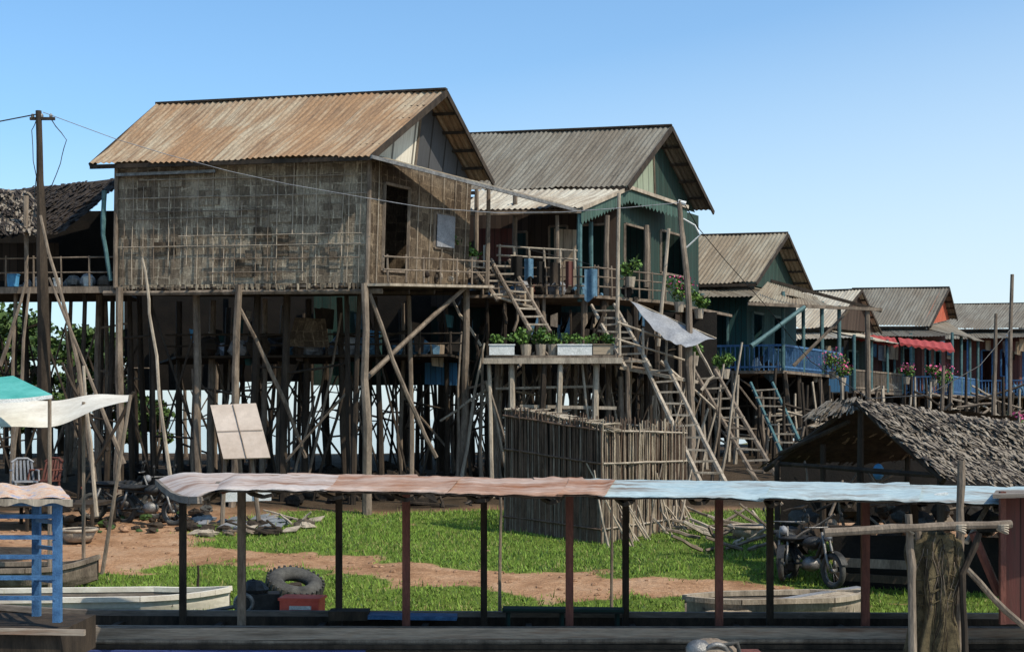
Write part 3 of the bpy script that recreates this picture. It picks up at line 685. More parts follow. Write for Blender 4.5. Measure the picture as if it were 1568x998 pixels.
# ------------------------------------------------------------ houses 3..6
def far_house(name, E, G, B, Lw, roof, wallm, gab, zfl, trim, porch=None, balm=None, nst=(6,4), holesF=((.55,.68,0.,.7),(.78,.9,.3,.7)), holesR=((.1,.3,0.,.7),(.5,.75,.3,.7))):
    e = empty(name)
    tin_house_roof(e, E, G, B, E+Lw, G+Lw, B+Lw, roof, wood_d, gab, .08, True, .12)
    n = Lw.normalized(); ins = .5
    fr = E+n*ins+(B-E)*.08; br = B+n*ins-(B-E)*.08; fl_ = E+Lw-n*.3+(B-E)*.08; bl = B+Lw-n*.3-(B-E)*.08
    t = Part('walls', e); zt = E.z-.05
    f = lambda p, z: V((p.x, p.y, z))
    for p, q_, hs in ((fl_, fr, holesF), (fr, br, holesR), (br, bl, ()), (bl, fl_, ())):
        t.wallq(f(p,zfl), f(q_,zfl), f(q_,zt), f(p,zt), wallm, hs)
        for x in hs: t.frame(f(p,zfl), f(q_,zfl), f(q_,zt), f(p,zt), x, trim, .09)
    t.build()
    t = Part('deck', e); out = -n*1.6
    fo = (E-B).normalized()*1.1
    c4 = [f(fl_+fo,zfl), f(fr+out+fo,zfl), f(br+out,zfl), f(bl,zfl)]
    t.slab(*c4, .1, wood)
    bm = balm or trim
    for p, q_ in ((c4[0], c4[1]), (c4[1], c4[2])):
        t.beam(p+V((0,0,.85)), q_+V((0,0,.85)), .07, .07, bm); t.beam(p+V((0,0,.12)), q_+V((0,0,.12)), .05, .06, bm)
        nb = int((q_-p).length/.16)
        for k in range(nb+1):
            x = lerp(p, q_, k/nb); t.beam(x, x+V((0,0,.85)), .035, .035, bm)
    for k in range(4):
        x = lerp(c4[0], c4[1], k/3); t.pole([x, x+V((0,0,zt-zfl-.35))], .07, .07, trim, 6, .01, 1)
        x = lerp(c4[1], c4[2], k/3); t.pole([x, x+V((0,0,zt-zfl-.35))], .07, .07, trim, 6, .01, 1)
    for k in range(34):
        x = lerp(c4[0], c4[1], U(0,1))+V((0,U(.15,.9),0)); s_ = U(.1,.3); t.blob(x+V((0,0,s_)), s_,s_,s_*U(1,2.2), R.choice([dark, wood_d, cloth_b, greypl, brownb, cloth_r, white, wood]), 7, .2)
        if k % 3 == 0: x.z = zt-U(.5,.9); t.quad(x, x+V((s_*1.6,0,0)), x+V((s_*1.5,0,-s_*3)), x+V((0,0,-s_*2.7)), R.choice([cloth_b, maroon, tanb, greypl, dark]))
    t.build()
    t = Part('porch_roof', e); zz = V((0,0,-.12))
    pm = porch or roof
    t.corr(f(c4[0]+fo*.3, zt-.5), f(c4[1]+fo*.3, zt-.5), fr+zz, fl_+zz, pm); t.corr(f(c4[1]+out*.2, zt-.5), f(c4[2]+out*.2, zt-.5), br+zz, fr+zz, pm); t.build(True)
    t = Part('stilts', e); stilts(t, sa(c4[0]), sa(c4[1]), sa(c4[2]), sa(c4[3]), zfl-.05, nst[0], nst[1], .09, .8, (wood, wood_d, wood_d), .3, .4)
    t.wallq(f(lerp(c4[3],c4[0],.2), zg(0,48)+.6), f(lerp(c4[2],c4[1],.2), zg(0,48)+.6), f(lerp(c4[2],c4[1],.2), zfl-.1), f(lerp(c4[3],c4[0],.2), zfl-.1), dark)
    t.build()
    return e
G = P(1207,357,48); far_house('teal_stilt_house', P(1158,432,45), G, P(1246,447,50.5), P(905,365,50)-G, tin_brown, teal, green_p, P(0,568,45).z, teal_s, tin_brown, blue_s)
G = P(1320,443,58.5); far_house('tin_roof_stilt_house', P(1275,500,55.5), G, P(1350,508,61), P(1215,447,60)-G, tin_pale, dgreen, brownb, P(0,598,55).z, teal_s, tin_pale, wood)
G = P(1454,440,66); far_house('red_gable_stilt_house', P(1425,498,62.5), G, P(1466,488,68), P(1305,442,68)-G, tin_grey, maroon, orange, P(0,604,62).z, teal_s, tin_grey, blue_s)
G = P(1600,464,76); far_house('maroon_stilt_house', P(1572,502,72), G, P(1620,500,78), P(1455,466,78)-G, tin_grey, maroon, brownb, P(0,606,72).z, blue_s, tin_grey, blue_s)
e = empty('tin_awning'); t = Part('sheet', e)
t.corr(P(1145,462,42), P(1272,470,44), P(1252,455,47), P(1175,432,44.5), tin_brown); t.build(True)
t = Part('frame', e); t.beam(P(1145,465,42), P(1350,474,43), .09, .1, wood); t.beam(P(1180,430,43), P(1350,476,43), .08, .1, wood_d)
t.pole([P(1330,690,43), P(1328,470,43)], .1, .08, wood, 7, .02); t.pole([P(1215,560,43), P(1300,475,43)], .06, .05, wood, 6, .01); t.pole([P(1150,530,41), P(1232,470,42)], .08, .07, teal_s, 6, .01); t.build()
e = empty('red_awning'); t = Part('cloth', e)
for x0, x1, y0 in ((1378,1462,517), (1308,1376,509)):
    a, b, c, d = P(x0,y0+8,58), P(x1,y0+20,58), P(x1-6,y0+8,60), P(x0-3,y0,60)
    t.grid(lambda u, v: lerp(lerp(a,b,u), lerp(d,c,u), v)+V((0,0,.02*math.sin(u*40))), 60, 3, cloth_r)
    t.grid(lambda u, v: lerp(a,b,u)-V((0,0,v*(.09+.04*math.sin(u*50)))), 60, 2, cloth_r)
t.build(True)
for b_, e_, d, s_ in ((1250,585,48,.5), (1275,580,48,.55), (1290,590,48,.4), (1445,600,50,.5), (1430,592,50,.4), (1558,690,34,.5), (1388,588,50,.35)):
    potplant('flowering_shrub', P(b_, e_, d), s_, True)
e = empty('riverside_framework'); t = Part('poles', e)
for _ in range(100):
    b_ = U(1060, 1560); d = U(38, 54); p = P(b_, 600, d); h_ = zg(p.x, d); t.pole([V((p.x, d, h_-.2)), V((p.x+U(-.25,.25), d, h_+U(1.2, 3.0)))], .07, .045, R.choice([wood, wood_l, wood_d, wood_d]), 5, .05, 3)
for _ in range(50):
    b_ = U(1080, 1540); d = U(40, 52); p = P(b_, U(600,690), d); t.pole([p, p+V((U(-2.5,2.5), U(-.5,.5), U(-.8,.8)))], .05, .04, R.choice([wood, wood_l, wood_d]), 5, .05, 3)
for b_, e0, e1 in ((1545,420,700), (1520,480,700), (1440,560,700)):
    t.pole([P(b_,e1,40), P(b_+R.choice([-6,5]),e0,40)], .08, .05, wood, 6, .03)
t.quad(P(1225,600,52), P(1300,600,52), P(1300,575,52), P(1225,575,52), blue_p)
t.build()

# ------------------------------------------------------------ trees
def tree(name, x, y, h, rw, nl=4200, ls=.2):
    e = empty(name); z = zg(x, y); t = Part('trunk', e); top = V((x+U(-.3,.3), y, z+h*.6))
    t.pole([V((x, y, z-.2)), lerp(V((x,y,z)), top, .5)+V((U(-.2,.2),0,0)), top], .16, .07, wood_d, 8, .04, 3)
    l = Part('crown', e); cs = []
    for i in range(18):
        a = U(0, 6.28); q_ = V((x+math.cos(a)*rw*U(.2,1), y+math.sin(a)*rw*U(.2,.9), z+h*U(.2, 1))); s_ = lerp(V((x,y,z)), top, U(.35,1))
        t.pole([s_, lerp(s_, q_, .5)+V((0,0,.2)), q_], .06, .02, wood_d, 5, .05, 2); cs.append(q_)
    for q_ in cs: leaves(l, q_, (U(.4,.9)*rw*.5, U(.4,.8)*rw*.5, U(.3,.6)*rw*.45), nl//18, ls, [leafT, leafT, leafB])
    t.build(); l.build()
for b_, d, h_, rw in ((20,45,4.8,2.4), (95,47,4.2,2.0), (160,46,4.6,2.1), (-70,46,5,2.4), (205,51,2.6,1.3)):
    tree('riverbank_tree', P(b_,0,d).x, d, h_, rw)

# ------------------------------------------------------------ woven stick enclosure
e = empty('stick_fence_enclosure')
def stickwall(pt, a, b, ha, hb, n, mats, band=wood_l, rag=.06, back=None):
    for i in range(n):
        u = (i+.5)/n; p = lerp(a, b, u); z0 = zg(p.x, p.y)-.05; hh = ha+(hb-ha)*u+U(-rag, rag)+.1*noise.noise(V((u*6,hb,0)))
        x = U(-.05, .05); pt.pole([V((p.x, p.y, z0)), V((p.x+x, p.y+U(-.04,.04), z0+hh))], .019, .012, R.choice(mats), 5, .012, 4)
    off = (b-a).cross(V((0,0,1))).normalized()*.03
    for k in range(4):
        v = .12+.27*k; p = V((a.x, a.y, zg(a.x,a.y)+ha*v)); q_ = V((b.x, b.y, zg(b.x,b.y)+hb*v)); pt.pole([p+off, q_+off], .024, .02, band, 5, .025, 6)
    if back:
        o = -off*1.5; p, q_ = a+o, b+o; p.z = zg(a.x,a.y); q_.z = zg(b.x,b.y); pt.quad(p, q_, q_+V((0,0,hb*.93)), p+V((0,0,ha*.93)), back)
A0, A1, A2 = P(772,0,26.8), P(922,0,25.2), P(1050,0,27.2)
t = Part('shaded_side', e); stickwall(t, A0, A1, 2.55, 2.35, 100, (fence_d, fence_d, fence_d, wood), fence_d, .05, wood_d); t.build()  # face's shade also put in the colour: browner sticks than the sunny side
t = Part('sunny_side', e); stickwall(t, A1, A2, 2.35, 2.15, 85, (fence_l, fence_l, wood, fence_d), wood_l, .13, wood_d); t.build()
t = Part('rear_side', e); stickwall(t, A2, A2+(A0-A1), 2.2, 2.3, 60, (fence_d,), wood_l); stickwall(t, A2+(A0-A1), A0, 2.3, 2.5, 60, (fence_d,), wood_l)
for _ in range(130):
    u = U(0, 1); p = lerp(A0, A1, u); z_ = zg(p.x,p.y)+2.5-.2*u; a = V((p.x, p.y, z_)); t.pole([a, a+V((U(.2,.5), U(-.1,.1), U(-.16,.04)))], .02, .012, R.choice([fence_l, wood_l, wood]), 5, .01, 2)
for _ in range(24):
    u = U(0,1); p = lerp(A1, A2, u); x, y = p.x+U(-.1,.4), p.y-U(.2,.5); t.pole([V((x,y,zg(x,y)-.03)), V((p.x+U(-.5,.3), p.y-.05, zg(x,y)+U(.5,1.6)))], .025, .015, R.choice([wood_l, wood, fence_l]), 5, .03, 3)
t.build()

# ------------------------------------------------------------ thatched hut (right)
e = empty('thatched_boat_shed')
t = Part('roof', e)
Pk, Pr = P(1312,612,22), P(1700,668,21.0)
thatch_roof(t, P(1442,728,19.6), P(1760,770,19.2), Pr, Pk, [thatch, thatch, thatch_d, thatch], 20, 210, .2)
thatch_roof(t, P(1172,712,24.2), P(1500,700,24), P(1560,640,22.4), Pk, [thatch_d, thatch, thatch_d], 14, 130, .22)
thatch_roof(t, P(1245,632,22.6), P(1320,620,22), P(1318,608,22.2), P(1262,616,22.6), [thatch], 5, 40, .2)
t.build()
t = Part('frame', e)
for p, q_ in ((P(1172,715,24.1), Pk), (Pk, P(1445,730,19.7)), (P(1185,705,23.8), P(1440,722,20)), (P(1195,690,23.5), P(1300,640,22.3))):
    t.pole([p-V((0,0,.05)), q_-V((0,0,.06))], .05, .045, wood_d, 6, .015)
for b_, e0, d in ((1190,705,23.6), (1318,625,22), (1440,725,20), (1260,680,23), (1560,720,20), (1390,690,24)):
    p = P(b_, e0, d); t.pole([V((p.x, d, zg(p.x,d)-.2)), p], .06, .05, wood_d, 7, .015)
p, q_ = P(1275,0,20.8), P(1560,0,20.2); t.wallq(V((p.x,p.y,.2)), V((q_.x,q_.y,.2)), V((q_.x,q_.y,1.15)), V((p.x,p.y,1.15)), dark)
t.wallq(P(1195,800,25), P(1600,800,25), P(1600,660,25), P(1195,690,25), dark); t.beam(P(1270,806,20.6), P(1560,812,20), .1, .05, wood_d)  # rear dark sheet added for the shade under the roof
t.beam(P(1280,860,20.5), P(1420,866,20.2), .03, .14, wood); t.beam(P(1280,882,20.4), P(1420,890,20.1), .03, .12, wood_d)
for _ in range(60):
    p = P(U(1200,1540), 0, U(20.9,24.5)); s_ = U(.08,.28); t.blob(V((p.x,p.y,zg(p.x,p.y)+s_*.6+U(0,.9))), s_, s_*.8, s_*.8, R.choice([wood_d, dark, rubber, wood_d, brownb, wood]), 8, .25)
for _ in range(30):
    p = P(U(1180,1420), 0, U(20.9,24)); c_ = V((p.x,p.y,zg(p.x,p.y)+U(0,1.2))); t.pole([c_, c_+V((U(-.9,.9),U(-.4,.4),U(-.2,.7)))], .03,.02, R.choice([wood_d, wood, wood]), 5, .03)
t.blob(P(1345,722,22), .1,.1,.14, bluepl, 10, 0)
t.build()

# ------------------------------------------------------------ motorbike
def motorbike(loc, ang, s=1., body=blackp):
    e = empty('motorbike'); c, sn = math.cos(ang), math.sin(ang)
    def T(x, y, z): return loc+V((x*c-y*sn, x*sn+y*c, z))*s
    ax = V((-sn, c, 0)); a = Part('wheels', e)
    for x in (-.62, .62):
        a.ring(T(x,0,.3), ax, .25*s, .05*s, rubber, 24, 8); a.ring(T(x,0,.3), ax, .2*s, .014*s, metal, 24, 6)
        a.pole([T(x,-.05,.3), T(x,.05,.3)], .04*s, .04*s, metal, 8, 0, 1)
        for k in range(9):
            t_ = k*math.pi*2/9; a.pole([T(x,0,.3), T(x+.2*math.cos(t_),0,.3+.2*math.sin(t_))], .005*s, .005*s, metal, 4, 0, 1)
    a.build(True); a = Part('frame_and_engine', e)
    for y in (-.07, .07):
        a.pole([T(.62,y,.3), T(.5,y,.62), T(.4,y*.8,.92)], .024*s, .022*s, metal, 8, 0, 2)
        a.pole([T(-.62,y*1.3,.3), T(-.1,y,.36)], .022*s, .022*s, blackp, 6, 0, 1); a.pole([T(-.6,y*1.5,.32), T(-.46,y*1.5,.68)], .03*s, .025*s, metal, 8, 0, 1)
    a.pole([T(.4,0,.86), T(.2,0,.5), T(-.1,0,.38), T(-.4,0,.6)], .035*s, .03*s, blackp, 8, 0, 2)
    a.pole([T(.4,0,.8), T(.05,0,.66), T(-.6,0,.7)], .03*s, .03*s, blackp, 8, 0, 2)
    a.blob(T(.05,0,.36), .17*s, .14*s, .13*s, metal, 10, .05); a.pole([T(.1,.1,.3), T(-.3,.14,.24), T(-.75,.15,.32)], .03*s, .045*s, metal, 8, 0, 2); a.build(True)
    a = Part('bodywork', e)
    a.blob(T(.12,0,.72), .2*s, .13*s, .11*s, body, 12, .02)
    a.grid(lambda u, v: T(-.7+.75*u, (v-.5)*.24, .80+.02*math.sin(math.pi*v)*2-.05*math.sin(math.pi*u)), 8, 6, blackp); a.blob(T(-.3,0,.76), .36*s, .12*s, .06*s, blackp, 12, .02)
    for x, st_ in ((.62,0), (-.62,0)):
        a.grid(lambda u, v: T(x+.33*math.cos(.4+u*2.2), (v-.5)*.12, .3+.33*math.sin(.4+u*2.2)), 10, 3, body)
    a.blob(T(.48,0,.86), .07*s, .08*s, .08*s, greypl, 10, 0); a.blob(T(-.82,0,.68), .03*s,.07*s,.04*s, redpl, 8, 0)
    a.pole([T(.32,-.34,1.0), T(.4,-.15,1.0), T(.4,.15,1.0), T(.32,.34,1.0)], .014*s, .014*s, metal, 6, 0, 2)
    for y in (-.3,.3): a.pole([T(.36,y,1.), T(.4,y*1.1,1.18)], .007*s, .007*s, blackp, 5, 0, 1); a.blob(T(.4,y*1.15,1.2), .02*s,.06*s,.04*s, blackp, 8, 0)
    a.build(True)
p = P(1240,0,20.9); motorbike(V((p.x,p.y,zg(p.x,p.y))), -1.15, .95)
p = P(1205,0,21.6); motorbike(V((p.x,p.y,zg(p.x,p.y))), -1.9, .95)
p = P(190,0,28.5); motorbike(V((p.x,p.y,zg(p.x,p.y))), .2, 1.05)
p = P(228,0,27.8); motorbike(V((p.x,p.y,zg(p.x,p.y))), -.4, 1.05)

# ------------------------------------------------------------ long passenger boat
bt = empty('covered_longboat')
ZR = .40
def hull(parent, A, Bp, w, zr, zb, mo, mi_, bow=.5, stern=.1, n=36, rise=.25, taper=.14):
    """lofted wooden hull from A to Bp (keel ends)"""
    ax = (Bp-A); ax.z = 0; L_ = ax.length; d = ax/L_; sd = V((-d.y, d.x, 0))
    def sec(u):
        k = min(1, (u/taper))**.6 if u < taper else (min(1, (1-u)/taper))**.6 if u > 1-taper else 1
        hw = w/2*max(k, .12); zz = rise*(max(0, 1-u/.22)**2*bow+max(0, (u-.8)/.2)**2*stern)
        c = A+ax*u; return c, hw, zz
    prof = [(-1, 1), (-.97, .7), (-.85, .35), (-.6, .05), (0, 0), (.6, .05), (.85, .35), (.97, .7), (1, 1)]
    for nm, mt, sc, dz in (('hull', mo, 1., 0), ('inner_planking', mi_, .95, .03)):
        q = Part(nm, parent)
        def fn(u, v):
            c, hw, zz = sec(u); i = v*8; k = min(7, int(i)); f = i-k
            px = prof[k][0]+(prof[k+1][0]-prof[k][0])*f; pz = prof[k][1]+(prof[k+1][1]-prof[k][1])*f
            return V((c.x, c.y, 0))+sd*px*hw*sc+V((0, 0, zb+dz+(zr-zb-dz)*pz+zz))
        q.grid(fn, n, 16, mt, L_, w*1.5); q.build()
    q = Part('gunwales', parent)
    for s_ in (-1, 1):
        pts = []
        for i in range(n+1):
            c, hw, zz = sec(i/n); pts.append(V((c.x, c.y, zr+zz))+sd*s_*hw)
        for p0, p1 in zip(pts, pts[1:]): q.beam(p0, p1, .09, .07, mo)
    for i in range(2, n-1, 3):
        c, hw, zz = sec(i/n); c = V((c.x, c.y, zr-.12+zz)); q.beam(c-sd*hw*.95, c+sd*hw*.95, .08, .03, mi_)
    q.build()
hull(bt, P(-420,0,16.95), P(2300,0,16.4), 1.3, ZR, -.25, wood_g, wood_d, 1.2, .5, 50, .5, .1)
t = Part('rub_rail', bt)
t.grid(lambda u, v: P(-100+1850*u, 979-18*v+1.5*noise.noise(V((u*14,v,0))), 16.05-.4*u+.01*noise.noise(V((u*60,v*3,0)))), 90, 3, rail_w)
t.grid(lambda u, v: P(-100+1850*u, 961.2-3.2*v+1.2*noise.noise(V((u*14,1,0))), 16.05-.4*u+.2*v), 90, 2, wood)
t.pole([P(-100,981,16.0), P(400,983,15.95), P(1000,981,15.8), P(1750,982,15.6)], .03, .03, wood, 6, .008, 8)
t.beam(P(-100,990,15.98), P(1750,989,15.6), .05, .05, wood_d)
t.beam(P(-100,1003,15.9), P(560,1003,15.8), .05, .13, dblue); t.beam(P(560,1003,15.8), P(1750,1003,15.5), .05, .13, wood_d)
t.build()
sA = (P(338,724,16.1), P(1760,752,15.4)); sC = (P(300,688,16.9), P(1760,714,16.2)); sF = (P(243,722,17.7), P(1760,748,17.1))
def can(u, v):
    a, c, f = lerp(*sA, u), lerp(*sC, u), lerp(*sF, u)
    k = (1-v)**2*a+2*v*(1-v)*(c*2-(a+f)/2)*.5+v*v*f+2*v*(1-v)*(c-(c*2-(a+f)/2)*.5)*.55
    d = .02*noise.noise(V((u*30, v*3, 0)))+.014*noise.noise(V((u*90, v*8, 4)))
    return k+V((0, 0, d-.10*max(0, 1-u/.035)**2))
xspan = lambda b_: (b_-320)/(1760-320)
t = Part('canopy_sheets', bt)
segs = [(0, xspan(520), canopy_p, 0), (xspan(512), xspan(705), canopy_r, .012), (xspan(698), xspan(885), canopy_r, .0), (xspan(876), xspan(948), canopy_r, .016), (xspan(940), xspan(1190), canopy_b, .005), (xspan(1182), xspan(1420), canopy_b, .014), (xspan(1410), 1, canopy_b, .0)]
for u0, u1, mt, dz in segs:
    t.grid(lambda u, v: can(u0+(u1-u0)*u, v)+V((0,0,dz+(.03*sm(.85,1,u)*math.sin(v*9) if dz else 0))), 26, 12, mt)
    t.grid(lambda u, v: can(u0+(u1-u0)*u, v)-V((0,0,.02-dz)), 26, 12, wood_d)
t.build(True)
t = Part('canopy_frame', bt)
NS = 40
for s_ in (0, 1):
    for i in range(NS):
        p0, p1 = can(i/NS, s_), can((i+1)/NS, s_)
        t.beam(p0-V((0,.01,.04)), p1-V((0,.01,.04)), .045, .065, edge_w if s_ == 0 else wood_g); t.beam(p0-V((0,0,.12))+V((0,.03,0)), p1-V((0,0,.12))+V((0,.03,0)), .05, .09, wood_r)
for i in range(0, 14):
    u = i/13
    for k in range(6): t.beam(can(u, k/6)-V((0,0,.07)), can(u, (k+1)/6)-V((0,0,.07)), .05, .04, wood_d)
for k in range(8): t.beam(can(0, k/8)-V((.02,0,.04)), can(0, (k+1)/8)-V((.02,0,.04)), .06, .08, wood_g)
t.build()
t = Part('posts', bt)
for b_ in (370, 622, 872, 1101, 1325):
    d = 16.35-.0003*(b_-370); p = P(b_, 738, d); t.beam(V((p.x, d, ZR-.1)), V((p.x, d, 2.2-.00009*(b_-370))), .095, .07, wood_r if b_ != 370 else wood)
for b_ in (280, 519, 741, 958, 1179, 1400):
    d = 17.25-.0003*(b_-370); p = P(b_, 738, d); t.beam(V((p.x, d, .2)), V((p.x, d, 2.22-.00009*(b_-370))), .085, .07, wood_d)
t.build()
t = Part('benches', bt)
t.beam(P(770,932,17.0), P(955,934,16.9), .25, .05, dgreen); t.beam(P(565,942,17.0), P(700,944,17), .3, .05, blue_s)
for b_ in (778, 860, 945): t.beam(P(b_,932,17), P(b_,960,17), .06, .06, dgreen)
t.beam(P(505,940,17), P(565,940,17), .3, .12, wood_d)
t.build()

for x0, x1, y_, w_, mo, rs, sb in ((-160, 352, 18.9, 1.1, cloth_w, .2, .15), (1050, 1325, 18.7, .9, wood_l, .12, .1), (-250, 150, 20.6, 1.0, wood, .5, .4)):
    e = empty('wooden_canoe'); hull(e, P(x0,0,y_), P(x1,0,y_+.4), w_, .42 if y_ < 20 else .62, .02 if y_ < 20 else .25, mo, wood_g if y_ < 20 else wood_d, sb, .3, 24, rs, .25)
e = empty('plank_walkway'); t = Part('planks', e)
for k in range(4):
    t.beam(P(1060+k*12,946-k*4,18.1+.12*k), P(1316,908-k*3,19.2+.12*k), .14, .035, R.choice([wood_l, greypl, wood_l]))
t.build()
e = empty('old_tyre'); t = Part('tyre', e); c_ = P(452,893,20.2); axs = V((.25,-.35,1)); t.ring(c_, axs, .31, .13, rubber, 28, 10, .85); t.ring(c_, axs, .22, .03, rubber, 28, 6)
for k in range(28):
    a = k*math.pi*2/28; up_ = axs.normalized(); x = up_.cross(V((0,0,1))).normalized(); y = x.cross(up_); q_ = c_+(x*math.cos(a)+y*math.sin(a))*.435; t.beam(q_-up_*.08, q_+up_*.08, .03, .03, rubber)
t.build(True)
t = Part('tyre_stand', e); p = V((c_.x, c_.y, 0)); t.pole([V((p.x,p.y,zg(p.x,p.y)-.1)), c_], .12,.1, wood_d, 8, .02)
t.build()
e = empty('outboard_engine'); t = Part('engine', e); p = P(400,0,18.2)
t.box(V((p.x,p.y,.42)), .5,.35,.3, blackp, .2); t.blob(V((p.x-.1,p.y,.62)), .2,.16,.14, blackp, 10, .1); t.pole([V((p.x+.3,p.y,.5)), V((p.x-.7,p.y-.3,.35))], .03,.03, metal, 6); t.ring(V((p.x-.2,p.y-.2,.45)), V((0,1,0)), .12,.03, metal); t.build()
e = empty('red_crate'); t = Part('crate', e); a = P(432,938,17.9)
t.box(a+V((.28,0,.10)), .54,.36,.2, redpl, -.1); t.box(a+V((.28,0,.21)), .58,.4,.035, redpl, -.1); t.box(a+V((.28,-.2,.1)), .3,.03,.05, white, -.1); t.box(a+V((.28,0,-.16)), .5,.3,.3, wood_d, -.1); t.build()
e = empty('boat_motor'); t = Part('cowling', e); c_ = P(1090,1003,11.5)
t.blob(c_, .24,.2,.15, wood, 14, .05); t.blob(c_+V((-.12,-.05,.06)), .12,.12,.09, metal, 12, .03); t.box(c_+V((.3,0,-.02)), .25,.2,.12, wood_r)
t.ring(c_+V((.02,-.12,.04)), V((0,1,.4)), .09,.025, metal, 20, 6)
t.pole([c_+V((.05,-.1,.1)), c_+V((.2,-.15,.14)), c_+V((.24,-.15,-.1))], .02,.02, rubber, 6); t.pole([c_, c_+V((0,.1,-1.5))], .06,.05, metal, 8); t.build(True)

# ------------------------------------------------------------ mooring frame with nets (right foreground)
e = empty('net_drying_rack'); t = Part('poles', e)
def up_pole(b0, e0, b1, d, r, m=wood):
    t.pole([V((P(b1,0,d).x, d, -.9)), lerp(P(b1,998,d), P(b0,e0,d), .5)+V((.02,0,0)), P(b0,e0,d)], r*1.15, r, m, 8, .01, 4)
up_pole(1391,787,1397,12,.034,wood); up_pole(1472,705,1460,12.2,.038,wood); up_pole(1405,806,1412,12.1,.03,wood)
t.pole([P(1262,815,11.9), P(1400,807,11.9), P(1548,802,11.95)], .04, .036, wood, 8, .012, 4)
t.pole([P(1480,870,12), P(1540,935,12.1), P(1600,985,12.2)], .032, .03, wood, 7, .01); t.pole([P(1500,815,12), P(1475,880,12), P(1478,998,12)], .03, .03, wood_d, 7, .01)
for b_ in (1391, 1470, 1535):
    for k in range(4): t.ring(P(b_, 808+k*3-4, 11.93), V((.15*k,.1,1)), .052, .008, wood_l, 12, 5)
t.build(); t = Part('fishing_net', e)
def netf(u, v):
    a = u*2*math.pi; z_ = 816+190*v
    fold = .14*math.sin(a*9+v*2+2*noise.noise(V((v*3,1,2))))+.1*noise.noise(V((math.cos(a)*3, math.sin(a)*3, v*6)))
    rx = (34+5*math.sin(v*8))*.006*(.75 if v < .04 else 1)*(1+fold); rr = .17*(1+fold)
    p = P(1432-5*v, z_, 12.15); return p+V((math.cos(a)*rx, math.sin(a)*rr, 0))
t.grid(netf, 160, 60, netm)
for k in range(60):
    u = U(.5, 1); v0 = U(0, .6); du = U(-.02,.02); pts = [netf(u+du*j+.008*math.sin(j*1.3+k), min(1, v0+j*.08))+V((0,-.008,0)) for j in range(6)]; t.pole(pts, .004, .004, R.choice([netm, wood, wood_d]), 4, .005, 2)
for k in range(5):
    v = U(.1,.9); pts = [netf(.5+.5*j/8, v+.03*math.sin(j))+V((0,-.01,0)) for j in range(9)]; t.pole(pts, .005,.005, netm, 4, .004, 2)
t.build(True)
e = empty('red_boat_cabin'); t = Part('cabin', e)
a, b = P(1535,955,14.3), P(1700,955,14.1); t.slab(a, b, P(1700,752,14.1), P(1535,757,14.3), .05, maroon); t.beam(P(1535,955,14.25), P(1535,752,14.25), .06,.06, wood_r); t.slab(P(1520,757,13.9), P(1720,752,13.8), P(1720,748,15), P(1525,750,15), .04, wood_g)
t.slab(b, P(1700,955,15.6), P(1700,752,15.6), P(1700,752,14.1), .05, maroon); t.build()
t = Part('struts', e); t.pole([P(1490,815,14.5), P(1530,910,14.5)], .05,.05, wood_r); t.pole([P(1515,770,15), P(1480,830,14.6)], .03,.03, wood_l); t.beam(P(1425,760,15), P(1450,756,15), .1,.04, white); t.build()

# ------------------------------------------------------------ left foreground: blue boat cabin frame, awnings
e = empty('blue_boat_cabin'); t = Part('frame', e)
def bb(b0, e0, b1, e1, d0, d1, w_=.06, m_=blue_s): t.beam(P(b0,e0,d0), P(b1,e1,d1), w_, w_*.9, m_)
for b_, d in ((88,14.2), (56,15.0), (-150,14.2), (-170,15.2)): bb(b_, 765, b_, 952, d, d, .085)
for e_ in (790, 822, 852, 884, 915): bb(-150, e_, 86, e_, 14.18, 14.18, .05)
for e_ in (800, 840, 890): bb(88, e_, 56, e_-4, 14.2, 15, .045)
bb(-160,768,98,768,14.15,14.15,.09); bb(92,768,60,764,14.15,15.1,.09); t.build()
t = Part('roof_cloth', e)
a, b, c, d = P(-200,762,14.0), P(112,764,14.0), P(92,741,15.4), P(-180,741,15.4)
t.grid(lambda u, v: lerp(lerp(a,b,u), lerp(d,c,u), v)+V((0,0,.03*noise.noise(V((u*9,v*5,0)))+.02*math.sin(u*30))), 40, 10, cloth_p)
t.grid(lambda u, v: lerp(a,b,u)-V((0,.01,v*(.06+.02*math.sin(u*40)))), 60, 2, wood_l); t.build(True)
t = Part('hull', e); t.slab(P(-200,1020,14.0), P(92,1020,14.0), P(92,966,14.0), P(-200,960,14.0), 1.2, wood_d, wood_d); t.beam(P(-200,962,13.95), P(130,968,13.95), .06,.06, rail_w); t.build()
e = empty('cream_canvas_awning'); t = Part('canvas', e)
a, b, c, d = P(-60,640,21.5), P(200,612,22), P(200,602,23.2), P(-60,622,23.2)
t.grid(lambda u, v: lerp(lerp(a,b,u), lerp(d,c,u), v)-V((0,0,(.34*math.sin(math.pi*min(1,u*1.05))*(1-v)*(1-u*.3)+.03*math.sin(u*14)))), 30, 10, cloth_w); t.build(True)
t = Part('poles', e)
for b_, e0, d in ((200,604,22), (128,615,22.6)):
    p = P(b_, e0, d); t.pole([V((p.x-.5 if b_ == 200 else p.x, d, zg(p.x,d)-.1)), p], .035,.03, wood)
t.build()
e = empty('green_awning'); t = Part('tarp', e)
a, b, c, d = P(-90,602,20), P(80,604,20.5), P(20,575,22.3), P(-90,566,22.5)
t.grid(lambda u, v: lerp(lerp(a,b,u), lerp(d,c,u), v)-V((0,0,.08*math.sin(math.pi*u))), 20, 8, cloth_g); t.grid(lambda u, v: lerp(a,b,u)-V((0,0,.08*math.sin(math.pi*u)+.06*v)), 20, 2, white); t.build(True)
t = Part('pole', e); p = P(76,606,20.6); t.pole([V((p.x,20.6,zg(p.x,20.6)-.1)), p], .035,.03, wood); t.build()

